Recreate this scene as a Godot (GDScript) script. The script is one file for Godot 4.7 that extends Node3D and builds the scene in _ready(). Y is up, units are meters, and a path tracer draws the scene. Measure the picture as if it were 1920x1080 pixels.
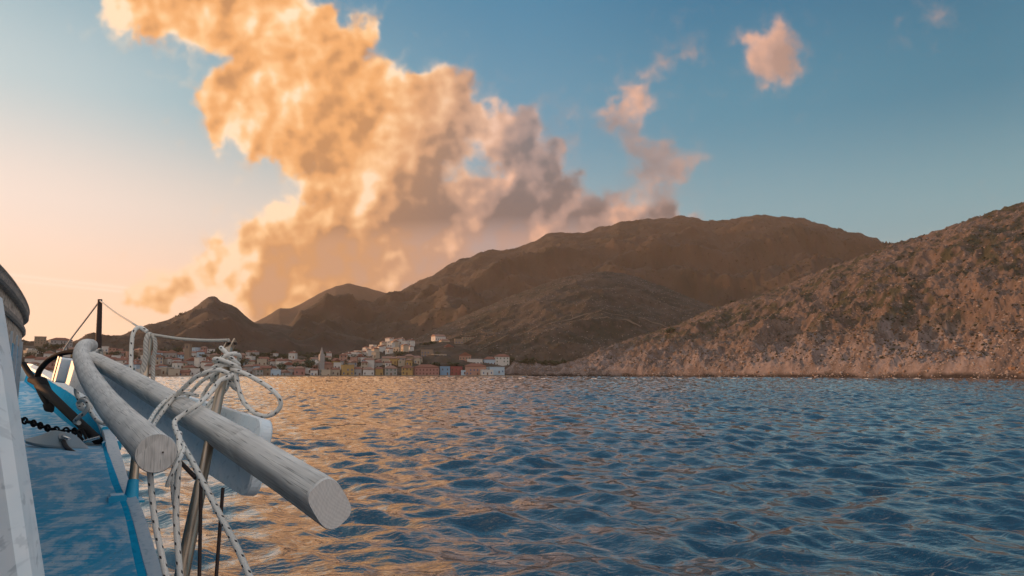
extends Node3D
# A wooden fishing boat off a small harbour town at sunset. Units are metres, y is up, the sea lies at y = 0.

const F := 1303.7            # focal length in pixels of the 1920 x 1080 photograph
const EYE := 1.9             # height of the camera over the sea
const PITCH := 0.1236        # the camera looks up a little
const SUN_AZ := -70.0
const SUN_EL := 3.4

var rng := RandomNumberGenerator.new()
var taken := {}
var M := {}

# ---------------------------------------------------------------- helpers
func at(px: float, py: float, d: float) -> Vector3:      # a point seen at a pixel of the photograph, d metres into the picture
	var fwd := Vector3(0, sin(PITCH), -cos(PITCH))
	var up := Vector3(0, cos(PITCH), sin(PITCH))
	return Vector3(0, EYE, 0) + fwd * d + Vector3.RIGHT * ((px - 960.0) / F * d) + up * ((540.0 - py) / F * d)

func far_at(px: float, py: float, dist: float) -> Vector3:   # the same for a distance over ground
	var v := at(px, py, 1.0) - Vector3(0, EYE, 0)
	return Vector3(0, EYE, 0) + v * (dist / Vector2(v.x, v.z).length())

func path(pts: Array) -> PackedVector3Array:              # [px, py, d] triples
	var out := PackedVector3Array()
	for p in pts:
		out.append(at(p[0], p[1], p[2]))
	return out

func smooth_path(pts: PackedVector3Array, steps: int, closed := false) -> PackedVector3Array:
	var out := PackedVector3Array()
	var n := pts.size()
	var last := n if closed else n - 1
	for i in last:
		var a := pts[(i - 1 + n) % n] if closed else pts[maxi(i - 1, 0)]
		var b := pts[i]
		var c := pts[(i + 1) % n] if closed else pts[mini(i + 1, n - 1)]
		var e := pts[(i + 2) % n] if closed else pts[mini(i + 2, n - 1)]
		for k in steps:
			out.append(b.cubic_interpolate(c, a, e, float(k) / steps))
	out.append(pts[0] if closed else pts[n - 1])
	return out

func numbered(called: String) -> String:
	if not taken.has(called):
		taken[called] = 0
		return called
	taken[called] += 1
	return "%s_%03d" % [called, taken[called]]

func tag(o: Node, label: String, category: String, group := "") -> Node:
	o.set_meta("label", label)
	o.set_meta("category", category)
	if group != "":
		o.set_meta("group", group)
	return o

func thing(called: String, label: String, category: String, where := Vector3.ZERO, group := "") -> Node3D:
	var o := Node3D.new()
	o.name = numbered(called)
	add_child(o)
	o.position = where
	tag(o, label, category, group)
	return o

func part(called: String, mesh: Mesh, mat: Material, parent: Node, tf := Transform3D.IDENTITY) -> MeshInstance3D:
	var o := MeshInstance3D.new()
	o.name = called
	o.mesh = mesh
	o.transform = tf
	if mat:
		o.material_override = mat
	parent.add_child(o, true)
	return o

func whole(called: String, mesh: Mesh, mat: Material, label: String, category: String, group := "") -> MeshInstance3D:
	var o := part(numbered(called), mesh, mat, self)
	tag(o, label, category, group)
	return o

func structure(called: String, mesh: Mesh, mat: Material) -> MeshInstance3D:
	var o := part(numbered(called), mesh, mat, self)
	o.set_meta("kind", "structure")
	return o

func mesh_of(v: PackedVector3Array, n: PackedVector3Array, uv: PackedVector2Array, c: PackedColorArray, idx: PackedInt32Array) -> ArrayMesh:
	for t in range(0, idx.size(), 3):
		var a := v[idx[t]]
		var cr := (v[idx[t + 1]] - a).cross(v[idx[t + 2]] - a)
		if cr.dot(n[idx[t]] + n[idx[t + 1]] + n[idx[t + 2]]) > 0.0:
			var k := idx[t + 1]
			idx[t + 1] = idx[t + 2]
			idx[t + 2] = k
	var arr := []
	arr.resize(Mesh.ARRAY_MAX)
	arr[Mesh.ARRAY_VERTEX] = v
	arr[Mesh.ARRAY_NORMAL] = n
	if uv.size():
		arr[Mesh.ARRAY_TEX_UV] = uv
	if c.size():
		arr[Mesh.ARRAY_COLOR] = c
	arr[Mesh.ARRAY_INDEX] = idx
	var m := ArrayMesh.new()
	m.add_surface_from_arrays(Mesh.PRIMITIVE_TRIANGLES, arr)
	return m

# A sheet of nu x nv points; out is a rough outward direction for the normals.
func sheet(p: PackedVector3Array, nu: int, nv: int, out: Vector3, uv := PackedVector2Array(), c := PackedColorArray()) -> ArrayMesh:
	var n := PackedVector3Array()
	n.resize(nu * nv)
	for j in nv:
		for i in nu:
			var du := p[j * nu + mini(i + 1, nu - 1)] - p[j * nu + maxi(i - 1, 0)]
			var dv := p[mini(j + 1, nv - 1) * nu + i] - p[maxi(j - 1, 0) * nu + i]
			var q := du.cross(dv).normalized()
			n[j * nu + i] = q if q.dot(out) >= 0.0 else -q
	var idx := PackedInt32Array()
	for j in nv - 1:
		for i in nu - 1:
			var a := j * nu + i
			idx.append_array([a, a + 1, a + nu, a + 1, a + nu + 1, a + nu])
	return mesh_of(p, n, uv, c, idx)

# Sweeps a closed section (points in the x, y plane, metres) along a path; scales per path point; flat-capped ends.
func sweep(pts: PackedVector3Array, section: PackedVector2Array, scales: Array, hint: Vector3, sharp := false, caps := true, v_scale := 1.0) -> ArrayMesh:
	var v := PackedVector3Array()
	var n := PackedVector3Array()
	var uv := PackedVector2Array()
	var idx := PackedInt32Array()
	var ns := section.size()
	var round_ := 0.0
	var lens := [0.0]
	for k in ns:
		round_ += section[k].distance_to(section[(k + 1) % ns])
		lens.append(round_)
	var side := Vector3.ZERO
	var run := 0.0
	var rings := pts.size()
	var per := 2 * ns if sharp else ns + 1
	var frames := []
	for i in rings:
		var t := (pts[mini(i + 1, rings - 1)] - pts[maxi(i - 1, 0)]).normalized()
		if i == 0:
			side = hint.cross(t)
			if side.length() < 0.01:
				side = Vector3.RIGHT.cross(t)
		else:
			run += pts[i].distance_to(pts[i - 1])
		side = (side - t * side.dot(t)).normalized()
		var top := t.cross(side)
		frames.append([side, top, t])
		var s: float = scales[0] if scales.size() == 1 else lerpf(scales[int(float(i) / (rings - 1) * (scales.size() - 1))], scales[mini(int(float(i) / (rings - 1) * (scales.size() - 1)) + 1, scales.size() - 1)], fmod(float(i) / (rings - 1) * (scales.size() - 1), 1.0))
		for k in per:
			var q := section[((k + 1) / 2) % ns] if sharp else section[k % ns]
			v.append(pts[i] + (side * q.x + top * q.y) * s)
			var nn := Vector2()
			if sharp:
				var e := section[(k / 2 + 1) % ns] - section[(k / 2) % ns]
				nn = Vector2(e.y, -e.x)
			else:
				var e := section[(k + 1) % ns] - section[(k - 1 + ns) % ns]
				nn = Vector2(e.y, -e.x)
			var w := (side * nn.x + top * nn.y).normalized()
			if w.dot(side * q.x + top * q.y) < 0.0:
				w = -w
			n.append(w)
			uv.append(Vector2(lens[(k + 1) / 2 if sharp else k] / round_, run * v_scale))
	for i in rings - 1:
		for k in range(0, per - 1, 2 if sharp else 1):
			var a := i * per + k
			idx.append_array([a, a + 1, a + per, a + 1, a + per + 1, a + per])
	if caps:
		for e in [0, rings - 1]:
			var t: Vector3 = frames[e][2] * (-1.0 if e == 0 else 1.0)
			var b := v.size()
			v.append(pts[e])
			n.append(t)
			uv.append(Vector2(0.5, 0.5))
			var s: float = scales[0] if e == 0 else scales[scales.size() - 1]
			for k in ns:
				var q := section[k]
				v.append(pts[e] + (frames[e][0] * q.x + frames[e][1] * q.y) * s)
				n.append(t)
				uv.append(Vector2(0.5, 0.5) + q * 7.0)
			for k in ns:
				idx.append_array([b, b + 1 + k, b + 1 + (k + 1) % ns])
	return mesh_of(v, n, uv, PackedColorArray(), idx)

func circle(r: float, k: int) -> PackedVector2Array:
	var s := PackedVector2Array()
	for i in k:
		s.append(Vector2(cos(TAU * i / k), sin(TAU * i / k)) * r)
	return s

func squarish(a: float, b: float, power: float, k: int) -> PackedVector2Array:
	var s := PackedVector2Array()
	for i in k:
		var c := cos(TAU * (i + 0.5) / k)
		var d := sin(TAU * (i + 0.5) / k)
		s.append(Vector2(signf(c) * pow(absf(c), 2.0 / power) * a, signf(d) * pow(absf(d), 2.0 / power) * b))
	return s

func box_section(a: float, b: float, ch: float) -> PackedVector2Array:
	return PackedVector2Array([Vector2(a, -b + ch), Vector2(a, b - ch), Vector2(a - ch, b), Vector2(-a + ch, b), Vector2(-a, b - ch), Vector2(-a, -b + ch), Vector2(-a + ch, -b), Vector2(a - ch, -b)])

func tube(pts: PackedVector3Array, r: float, k := 10, scales := [1.0]) -> ArrayMesh:
	return sweep(pts, circle(r, k), scales, Vector3.UP + Vector3(0.1, 0, 0.05))

func line(a: Vector3, b: Vector3, k := 2) -> PackedVector3Array:
	var out := PackedVector3Array()
	for i in k:
		out.append(a.lerp(b, float(i) / (k - 1)))
	return out

func block(c: Vector3, size: Vector3, basis: Basis, ch := 0.006) -> ArrayMesh:    # a chamfered box
	return sweep(PackedVector3Array([c - basis.z * size.z / 2, c + basis.z * size.z / 2]), box_section(size.x / 2, size.y / 2, ch), [1.0], basis.y, true)

func lin(r: float, g: float, b: float) -> Color:           # a base colour given in linear values
	return Color(r, g, b).linear_to_srgb()

func noise(freq: float, oct: int, sd: int, kind := FastNoiseLite.FRACTAL_FBM) -> FastNoiseLite:
	var f := FastNoiseLite.new()
	f.noise_type = FastNoiseLite.TYPE_SIMPLEX_SMOOTH
	f.frequency = freq
	f.fractal_type = kind
	f.fractal_octaves = oct
	f.seed = sd
	return f

func texture(w: int, h: int, fn: Callable) -> ImageTexture:
	var im := Image.create(w, h, false, Image.FORMAT_RGB8)
	for y in h:
		for x in w:
			im.set_pixel(x, y, fn.call(x, y))
	im.generate_mipmaps()
	return ImageTexture.create_from_image(im)

func mat(c: Color, rough := 0.8, metal := 0.0) -> StandardMaterial3D:
	var m := StandardMaterial3D.new()
	m.albedo_color = c
	m.roughness = rough
	m.metallic = metal
	return m

func ramp_noise(sz: int, f: FastNoiseLite, stops: Array, stretch := Vector2.ONE) -> ImageTexture:   # stops: [[0..1, Color], ...]
	var g := Gradient.new()
	g.offsets = PackedFloat32Array(stops.map(func(s): return s[0]))
	g.colors = PackedColorArray(stops.map(func(s): return s[1]))
	var im := Image.create(sz, sz, false, Image.FORMAT_RGB8)
	var r := sz / TAU
	for y in sz:
		for x in sz:
			var a := TAU * x / sz
			var b := TAU * y / sz
			# a torus in space keeps the pattern seamless both ways
			var q := f.get_noise_3d(cos(a) * r * stretch.x + 31.0 * cos(b), sin(a) * r * stretch.x + cos(b) * r * stretch.y, sin(b) * r * stretch.y)
			im.set_pixel(x, y, g.sample(clampf(q * 0.75 + 0.5, 0, 1)))
	im.generate_mipmaps()
	return ImageTexture.create_from_image(im)

func tri(m: StandardMaterial3D, scale: float, world := true) -> StandardMaterial3D:
	m.uv1_triplanar = true
	m.uv1_world_triplanar = world
	m.uv1_scale = Vector3.ONE * scale
	return m

# ---------------------------------------------------------------- sky
var sky_az := [-180.0, -125.0, -74.0, -36.0, -18.0, 0.0, 18.0, 36.0, 90.0, 180.0]
var sky_el := [0.0, 5.0, 12.0, 20.0, 30.0, 60.0, 90.0]
var sky_rows := [
	[[232, 196, 182], [216, 188, 184], [166, 166, 176], [138, 160, 178], [124, 160, 186], [81, 133, 168], [74, 115, 143]],
	[[246, 198, 160], [241, 200, 171], [200, 188, 178], [152, 170, 178], [117, 156, 179], [73, 125, 159], [74, 115, 143]],
	[[231, 210, 177], [231, 216, 190], [231, 219, 205], [217, 214, 207], [166, 185, 190], [84, 130, 160], [74, 115, 143]],
	[[231, 192, 159], [223, 190, 166], [201, 186, 176], [150, 166, 170], [94, 132, 148], [64, 108, 136], [74, 115, 143]],
	[[227, 176, 132], [216, 179, 152], [183, 174, 165], [114, 145, 155], [72, 116, 139], [57, 102, 132], [74, 115, 143]],
	[[207, 170, 143], [181, 166, 154], [123, 145, 152], [83, 125, 145], [55, 108, 135], [52, 99, 131], [74, 115, 143]],
	[[159, 155, 150], [141, 150, 150], [101, 135, 145], [63, 114, 134], [32, 93, 122], [45, 95, 127], [74, 115, 143]],
	[[137, 143, 143], [128, 145, 146], [92, 131, 141], [46, 103, 124], [17, 83, 111], [41, 91, 124], [74, 115, 143]],
	[[198, 181, 175], [179, 175, 177], [132, 156, 168], [98, 138, 160], [77, 131, 162], [64, 117, 155], [74, 115, 143]],
	[[232, 196, 182], [216, 188, 184], [166, 166, 176], [138, 160, 178], [124, 160, 186], [81, 133, 168], [74, 115, 143]],
]
var sky_lin := []
var cloud_mask: PackedFloat32Array
var cloud_soft: PackedFloat32Array
const MW := 576
const MH := 240
const MX0 := -480.0
const MY0 := -240.0
const MS := 5.0                # photo pixels to a mask cell
var nz_big: FastNoiseLite
var nz_fine: FastNoiseLite
var nz_warp: FastNoiseLite
var nz_puff: FastNoiseLite

func clear_sky(az: float, el: float) -> Vector3:
	var i := 0
	while i < sky_az.size() - 2 and az > sky_az[i + 1]:
		i += 1
	var j := 0
	while j < sky_el.size() - 2 and el > sky_el[j + 1]:
		j += 1
	var u := clampf((az - sky_az[i]) / (sky_az[i + 1] - sky_az[i]), 0, 1)
	var w := clampf((el - sky_el[j]) / (sky_el[j + 1] - sky_el[j]), 0, 1)
	var cols := []
	var n := sky_az.size()
	for k in 4:
		var q := i - 1 + k
		if q < 0:
			q = n - 2
		elif q >= n:
			q = 1
		var a: Vector3 = sky_lin[q][j]
		var b: Vector3 = sky_lin[q][j + 1]
		cols.append(a.lerp(b, w * w * (3.0 - 2.0 * w) * 0.4 + w * 0.6))
	var c1: Vector3 = cols[1]
	return c1.lerp(cols[2], u * u * (3.0 - 2.0 * u) * 0.5 + u * 0.5)

func fill_poly(buf: PackedFloat32Array, poly: Array, value: float) -> PackedFloat32Array:
	var pg := PackedVector2Array()
	var lo := Vector2(1e9, 1e9)
	var hi := -lo
	for p in poly:
		var q := Vector2((p[0] - MX0) / MS, (p[1] - MY0) / MS)
		pg.append(q)
		lo = lo.min(q)
		hi = hi.max(q)
	for y in range(maxi(0, int(lo.y)), mini(MH, int(hi.y) + 2)):
		for x in range(maxi(0, int(lo.x)), mini(MW, int(hi.x) + 2)):
			if Geometry2D.is_point_in_polygon(Vector2(x, y), pg):
				buf[y * MW + x] = value
	return buf

func blur(buf: PackedFloat32Array, r: int) -> PackedFloat32Array:
	for pass_ in 2:
		var out := PackedFloat32Array()
		out.resize(MW * MH)
		for y in MH:
			var s := 0.0
			for x in range(-r, MW):
				if x + r < MW:
					s += buf[y * MW + x + r]
				if x - r - 1 >= 0:
					s -= buf[y * MW + x - r - 1]
				if x >= 0:
					out[y * MW + x] = s / (2 * r + 1)
		var out2 := PackedFloat32Array()
		out2.resize(MW * MH)
		for x in MW:
			var s := 0.0
			for y in range(-r, MH):
				if y + r < MH:
					s += out[(y + r) * MW + x]
				if y - r - 1 >= 0:
					s -= out[(y - r - 1) * MW + x]
				if y >= 0:
					out2[y * MW + x] = s / (2 * r + 1)
		buf = out2
	return buf

func mask_at(buf: PackedFloat32Array, px: float, py: float) -> float:
	var x := (px - MX0) / MS
	var y := (py - MY0) / MS
	if x < 0 or y < 0 or x >= MW - 1 or y >= MH - 1:
		return 0.0
	var i := int(x)
	var j := int(y)
	var fx := x - i
	var fy := y - j
	return lerpf(lerpf(buf[j * MW + i], buf[j * MW + i + 1], fx), lerpf(buf[(j + 1) * MW + i], buf[(j + 1) * MW + i + 1], fx), fy)

func make_cloud_masks() -> void:
	var b := PackedFloat32Array()
	b.resize(MW * MH)
	var main := [[190, 10], [205, 40], [225, 62], [262, 66], [300, 72], [350, 70], [385, 80], [420, 95], [438, 112], [430, 132], [402, 142], [380, 160], [358, 182], [372, 205], [398, 225], [405, 255], [428, 277], [460, 285], [500, 302], [530, 305], [562, 312], [578, 335], [575, 362], [552, 388], [515, 398], [478, 412], [448, 432], [412, 452], [392, 478], [362, 498], [328, 515], [298, 522], [258, 528], [232, 545], [230, 566], [258, 578], [302, 580], [332, 567], [348, 546], [380, 548], [420, 552], [440, 570], [470, 600], [540, 600], [700, 600], [1000, 520], [1340, 450], [1325, 425], [1292, 400], [1262, 383], [1222, 375], [1180, 385], [1140, 368], [1110, 350], [1075, 330], [1054, 300], [1048, 268], [1030, 252], [1000, 235], [1003, 205], [976, 193], [950, 210], [915, 205], [895, 190], [882, 160], [876, 128], [850, 118], [830, 140], [800, 133], [770, 140], [740, 123], [710, 120], [690, 130], [672, 122], [680, 95], [702, 62], [728, 34], [716, 22], [690, 33], [660, 55], [630, 52], [615, 25], [600, 8], [575, -30], [520, -90], [400, -150], [250, -130], [190, -60]]
	b = fill_poly(b, main, 1.0)
	for hole in [[[838, 288], [870, 283], [930, 298], [958, 320], [930, 338], [880, 348], [850, 352], [836, 322]], [[1075, 330], [1130, 345], [1190, 372], [1170, 390], [1120, 372]]]:
		b = fill_poly(b, hole, 0.12)
	for gap in [[[760, 455], [800, 450], [850, 470], [840, 492], [800, 490], [770, 476]], [[430, 560], [470, 565], [500, 585], [470, 600], [430, 590]]]:
		b = fill_poly(b, gap, 0.62)
	for c in [[[1130, 205], [1165, 215], [1195, 240], [1222, 272], [1262, 262], [1302, 272], [1316, 308], [1302, 338], [1262, 354], [1218, 348], [1178, 336], [1138, 336], [1176, 312], [1196, 292], [1166, 272], [1138, 250]]]:
		b = fill_poly(b, c, 0.85)
	for c in [[[1032, 180], [1060, 168], [1072, 195], [1102, 230], [1097, 268], [1070, 252], [1058, 215]], [[1200, 132], [1240, 98], [1300, 55], [1328, 72], [1312, 112], [1262, 124], [1215, 155]], [[316, 106], [342, 102], [350, 130], [332, 148], [316, 130]]]:
		b = fill_poly(b, c, 0.66)
	for c in [[[1140, 190], [1158, 162], [1190, 150], [1220, 162], [1227, 188], [1204, 213], [1178, 216], [1148, 203]], [[1385, 66], [1420, 50], [1452, 42], [1494, 62], [1510, 92], [1498, 134], [1477, 160], [1450, 176], [1423, 158], [1402, 132], [1408, 95]]]:
		b = fill_poly(b, c, 0.95)
	for c in [[[1690, 34], [1738, 2], [1805, -6], [1800, 28], [1752, 55], [1706, 54]], [[1835, 380], [1850, 365], [1862, 378], [1850, 395]]]:
		b = fill_poly(b, c, 0.5)
	cloud_mask = blur(b, 4)
	cloud_soft = blur(b, 9)

# height of the cloud's billows at a place on the photograph's plane
func billow(px: float, py: float, wx: float, wy: float) -> float:
	return mask_at(cloud_soft, px + wx * 0.5, py + wy * 0.5) * 0.5 + nz_big.get_noise_2d(px, py) * 0.75 - nz_puff.get_noise_2d(px + wx, py + wy) * 0.22 + nz_fine.get_noise_2d(px, py) * 0.09

# colour and cover of the clouds towards a point of the sky, given as a place on the photograph's plane
func cloud(px: float, py: float) -> Array:
	var wx := nz_warp.get_noise_2d(px, py) * 34.0
	var wy := nz_warp.get_noise_2d(px + 900.0, py - 500.0) * 30.0
	var m := mask_at(cloud_mask, px + wx, py + wy)
	var s := mask_at(cloud_soft, px + wx * 0.5, py + wy * 0.5)
	if m < 0.02 and s < 0.02:
		return [0.0, Vector3.ZERO]
	var f := nz_fine.get_noise_2d(px, py)
	var puff := -nz_puff.get_noise_2d(px + wx, py + wy)
	var low := smoothstep(240.0, 470.0, py + (px - 640.0) * 0.10)
	var right := smoothstep(620.0, 1040.0, px + (py - 300.0) * 0.35)
	var d := m * 0.74 + s * 0.36 + f * 0.46 + (puff - 0.25) * 0.24 + 0.16 * low * (1.0 - smoothstep(380.0, 640.0, px)) * smoothstep(0.15, 0.5, s)
	var cover := smoothstep(0.16, 0.74 + 0.2 * right, d)
	if cover <= 0.0:
		return [0.0, Vector3.ZERO]
	# the sun stands low to the left: billows turned to it are bright, thin edges glow, thick cloud away from it is dim
	var h := billow(px, py, wx, wy)
	var lit := (h - billow(px - 15.0, py - 11.0, wx, wy)) * 1.0 + (h - billow(px - 50.0, py - 32.0, wx, wy)) * 0.36
	var thick := clampf((d - 0.45) * 1.2, 0.0, 1.0)
	var k := clampf(0.16 + thick * 0.4 - lit + low * 0.13 * smoothstep(300.0, 640.0, px) + right * 0.06 + nz_big.get_noise_2d(px * 0.6, py * 0.6) * 0.3, 0.0, 1.0)
	k = minf(k, smoothstep(0.15, 0.9, d) + 0.1)
	var cream := Vector3(0.88, 0.63, 0.42).lerp(Vector3(0.76, 0.42, 0.29), right)
	var bright := Vector3(0.83, 0.475, 0.225).lerp(Vector3(0.60, 0.335, 0.235), right)
	var mid := Vector3(0.72, 0.34, 0.125).lerp(Vector3(0.58, 0.28, 0.115), low).lerp(Vector3(0.33, 0.22, 0.19), right)
	var dim := Vector3(0.46, 0.22, 0.09).lerp(Vector3(0.30, 0.16, 0.09), low).lerp(Vector3(0.15, 0.118, 0.115), right)
	var c := cream.lerp(bright, smoothstep(0.05, 0.3, k)).lerp(mid, smoothstep(0.22, 0.55, k)).lerp(dim, smoothstep(0.5, 0.85, k))
	if px > 1090.0 and py < 400.0:                  # the small clouds at the right: orange puffs above, a grey smudge below
		c = c.lerp(Vector3(0.74, 0.36, 0.2), 0.45 * (1.0 - smoothstep(205.0, 245.0, py)))
		c = c.lerp(Vector3(0.27, 0.215, 0.21), 0.65 * smoothstep(205.0, 250.0, py) * (1.0 - smoothstep(360.0, 395.0, py)))
	c *= 0.8
	var floor_ := 0.23 * smoothstep(350.0, 465.0, py)         # keeps low cloud above a least brightness
	c *= maxf(1.0, floor_ / ((c.x + c.y + c.z) / 3.0))
	return [cover * (0.98 - 0.2 * right * (1.0 - low)) * lerpf(0.25, 1.0, smoothstep(0.3, 0.75, m + s * 0.4)), c]

func make_sky() -> Image:
	for row in sky_rows:
		var out := []
		for c in row:
			var q := Color(c[0] / 255.0, c[1] / 255.0, c[2] / 255.0).srgb_to_linear()
			out.append(Vector3(q.r, q.g, q.b))
		sky_lin.append(out)
	nz_big = noise(0.0052, 4, 11)
	nz_fine = noise(0.017, 6, 23)
	nz_fine.domain_warp_enabled = true
	nz_fine.domain_warp_amplitude = 34.0
	nz_fine.domain_warp_frequency = 0.012
	nz_fine.domain_warp_fractal_octaves = 3
	nz_warp = noise(0.012, 4, 5)
	nz_puff = noise(0.017, 4, 29)
	nz_puff.noise_type = FastNoiseLite.TYPE_CELLULAR
	nz_puff.cellular_return_type = FastNoiseLite.RETURN_DISTANCE
	nz_puff.fractal_gain = 0.55
	make_cloud_masks()
	var lw := 1024
	var lh := 512
	var base := Image.create(lw, lh, false, Image.FORMAT_RGBAF)
	var sun := Vector3(sin(deg_to_rad(SUN_AZ)) * cos(deg_to_rad(SUN_EL)), sin(deg_to_rad(SUN_EL)), -cos(deg_to_rad(SUN_AZ)) * cos(deg_to_rad(SUN_EL)))
	var away := noise(1.5, 5, 77)
	for y in lh:
		var el := 90.0 - (y + 0.5) / lh * 180.0
		var e := deg_to_rad(el)
		for x in lw:
			var az := (x + 0.5) / lw * 360.0 - 180.0
			var c := clear_sky(az, maxf(el, 0.0))
			var dir := Vector3(sin(deg_to_rad(az)) * cos(e), sin(e), -cos(deg_to_rad(az)) * cos(e))
			var off := rad_to_deg(dir.angle_to(sun))
			c += Vector3(1.0, 0.72, 0.42) * (2.4 * exp(-off * off / 150.0) + 0.12 * exp(-off * off / 700.0))
			# bright clouds added out of view, overhead and behind, to light the foreground
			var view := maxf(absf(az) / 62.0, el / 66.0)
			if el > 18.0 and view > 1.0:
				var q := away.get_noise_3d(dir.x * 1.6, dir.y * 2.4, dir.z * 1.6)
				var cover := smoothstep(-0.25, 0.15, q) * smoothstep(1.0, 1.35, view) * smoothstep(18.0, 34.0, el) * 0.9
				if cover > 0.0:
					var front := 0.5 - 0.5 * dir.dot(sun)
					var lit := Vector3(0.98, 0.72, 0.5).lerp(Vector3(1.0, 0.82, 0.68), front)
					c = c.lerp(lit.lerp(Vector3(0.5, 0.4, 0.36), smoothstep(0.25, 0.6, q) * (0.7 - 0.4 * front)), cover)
			base.set_pixel(x, y, Color(c.x, c.y, c.z, 1.0))
	var w := 4096
	var h := 2048
	base.resize(w, h, Image.INTERPOLATE_CUBIC)
	var fwd := Vector3(0, sin(PITCH), -cos(PITCH))
	var up := Vector3(0, cos(PITCH), sin(PITCH))
	for y in range(int(h * (90.0 - 41.0) / 180.0), h / 2):
		var el := deg_to_rad(90.0 - (y + 0.5) / h * 180.0)
		for x in range(int(w * (0.5 - 50.0 / 360.0)), int(w * (0.5 + 50.0 / 360.0))):
			var az := ((x + 0.5) / w - 0.5) * TAU
			var d := Vector3(sin(az) * cos(el), sin(el), -cos(az) * cos(el))
			var z := d.dot(fwd)
			var px := 960.0 + d.x / z * F
			var py := 540.0 - d.dot(up) / z * F
			var q := cloud(px, py)
			if px < 430.0 and py > 500.0 and py < 580.0:         # two thin vapour trails
				var t := maxf(exp(-pow((py - 513.0 - 0.112 * px) / 2.2, 2.0)), exp(-pow((py - 523.0 - 0.105 * px) / 1.8, 2.0)))
				base.set_pixel(x, y, base.get_pixel(x, y).lerp(Color(0.84, 0.72, 0.64), t * 0.3 * (1.0 - smoothstep(260.0, 430.0, px))))
			if q[0] > 0.001:
				var a := base.get_pixel(x, y)
				var c: Vector3 = q[1]
				base.set_pixel(x, y, a.lerp(Color(c.x, c.y, c.z, 1.0), q[0]))
	return base

# ---------------------------------------------------------------- hills
# A hill is a real height field: its crest is given by where the photograph shows it, its foot and crest by their distances.
class Hill:
	var crest: Array          # [px, py, crest distance, foot distance]
	var rough: float
	var nz: FastNoiseLite
	var fine: FastNoiseLite
	var power: float
	var owner: Node3D
	var foot_y := -1.5
	var cliff := 0.0
	func key(px: float) -> Array:
		var i := 0
		while i < crest.size() - 2 and px > crest[i + 1][0]:
			i += 1
		var u := clampf((px - crest[i][0]) / (crest[i + 1][0] - crest[i][0]), 0, 1)
		return [lerpf(crest[i][1], crest[i + 1][1], u), lerpf(crest[i][2], crest[i + 1][2], u), lerpf(crest[i][3], crest[i + 1][3], u)]
	func point(px: float, v: float) -> Vector3:
		var k := key(px)
		var top: Vector3 = owner.far_at(px, k[0], k[1])
		var dir := Vector2(top.x, top.z).normalized()
		var dist := lerpf(k[2], k[1], v)
		var p := Vector3(dir.x * dist, 0, dir.y * dist)
		var share := pow(clampf(v, 0, 1), power)
		if v > 1.0:
			share = 1.0 - (v - 1.0) * 1.6
		p.y = lerpf(foot_y, top.y, share)
		if cliff > 0.0:                               # a broken rock step along the water
			p.y += cliff * smoothstep(0.0, 0.035, v) * (1.0 - smoothstep(0.25, 0.8, v)) * (0.75 + fine.get_noise_2d(p.x * 0.4, p.z * 0.4))
		var calm := smoothstep(0.0, 0.12, v) * (1.0 - 0.86 * smoothstep(0.6, 1.0, v))
		p.y += (nz.get_noise_2d(p.x, p.z) - 0.15) * rough * calm
		p.y += fine.get_noise_2d(p.x, p.z) * rough * 0.16 * smoothstep(0.0, 0.06, v)
		return p

func make_hill(crest: Array, rough: float, freq: float, power: float, sd: int, ridged := true) -> Hill:
	var h := Hill.new()
	h.crest = crest
	h.rough = rough
	h.nz = noise(freq, 5, sd, FastNoiseLite.FRACTAL_RIDGED if ridged else FastNoiseLite.FRACTAL_FBM)
	h.fine = noise(freq * 7.0, 4, sd + 7)
	h.power = power
	h.owner = self
	return h

func hill_mesh(h: Hill, nu: int, nv: int, colour: Callable) -> ArrayMesh:
	var p := PackedVector3Array()
	var c := PackedColorArray()
	var x0: float = h.crest[0][0]
	var x1: float = h.crest[h.crest.size() - 1][0]
	for j in nv:
		var v := float(j) / (nv - 1) * 1.4
		for i in nu:
			var q := h.point(lerpf(x0, x1, float(i) / (nu - 1)), v)
			p.append(q)
			c.append(colour.call(q, v))
	return sheet(p, nu, nv, Vector3.UP, PackedVector2Array(), c)

# ---------------------------------------------------------------- sea
var tile_a: PackedFloat32Array
var tile_b: PackedFloat32Array
const TN := 256
const TLA := 23.0
const TLB := 6.1

func wave_tile(length: float, count: int, k_lo: float, k_hi: float, slope: float, spread: float) -> PackedFloat32Array:
	var out := PackedFloat32Array()
	out.resize(TN * TN)
	var total := 0.0
	var comps := []
	for i in count:
		var k := k_lo * pow(k_hi / k_lo, (i + 0.5) / count)
		var a := rng.randfn(0.0, spread) + 1.42
		var kx := roundf(k * cos(a) * length / TAU)
		var ky := roundf(k * sin(a) * length / TAU)
		if kx == 0.0 and ky == 0.0:
			kx = 1.0
		var kk := Vector2(kx, ky).length() * TAU / length
		var amp := pow(kk, -1.15)
		total += amp * amp * kk * kk * 0.5
		comps.append([kx * TAU / TN, ky * TAU / TN, amp, rng.randf() * TAU])
	var gain := slope / sqrt(total)
	var buf := PackedFloat64Array()
	buf.resize(TN * TN)
	for c in comps:
		var kx: float = c[0]
		var ky: float = c[1]
		var amp: float = c[2] * gain
		var ph: float = c[3]
		for y in TN:
			var t := ky * y + ph
			for x in TN:
				buf[y * TN + x] += sin(kx * x + t) * amp
	for i in TN * TN:
		out[i] = buf[i]
	return out

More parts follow.
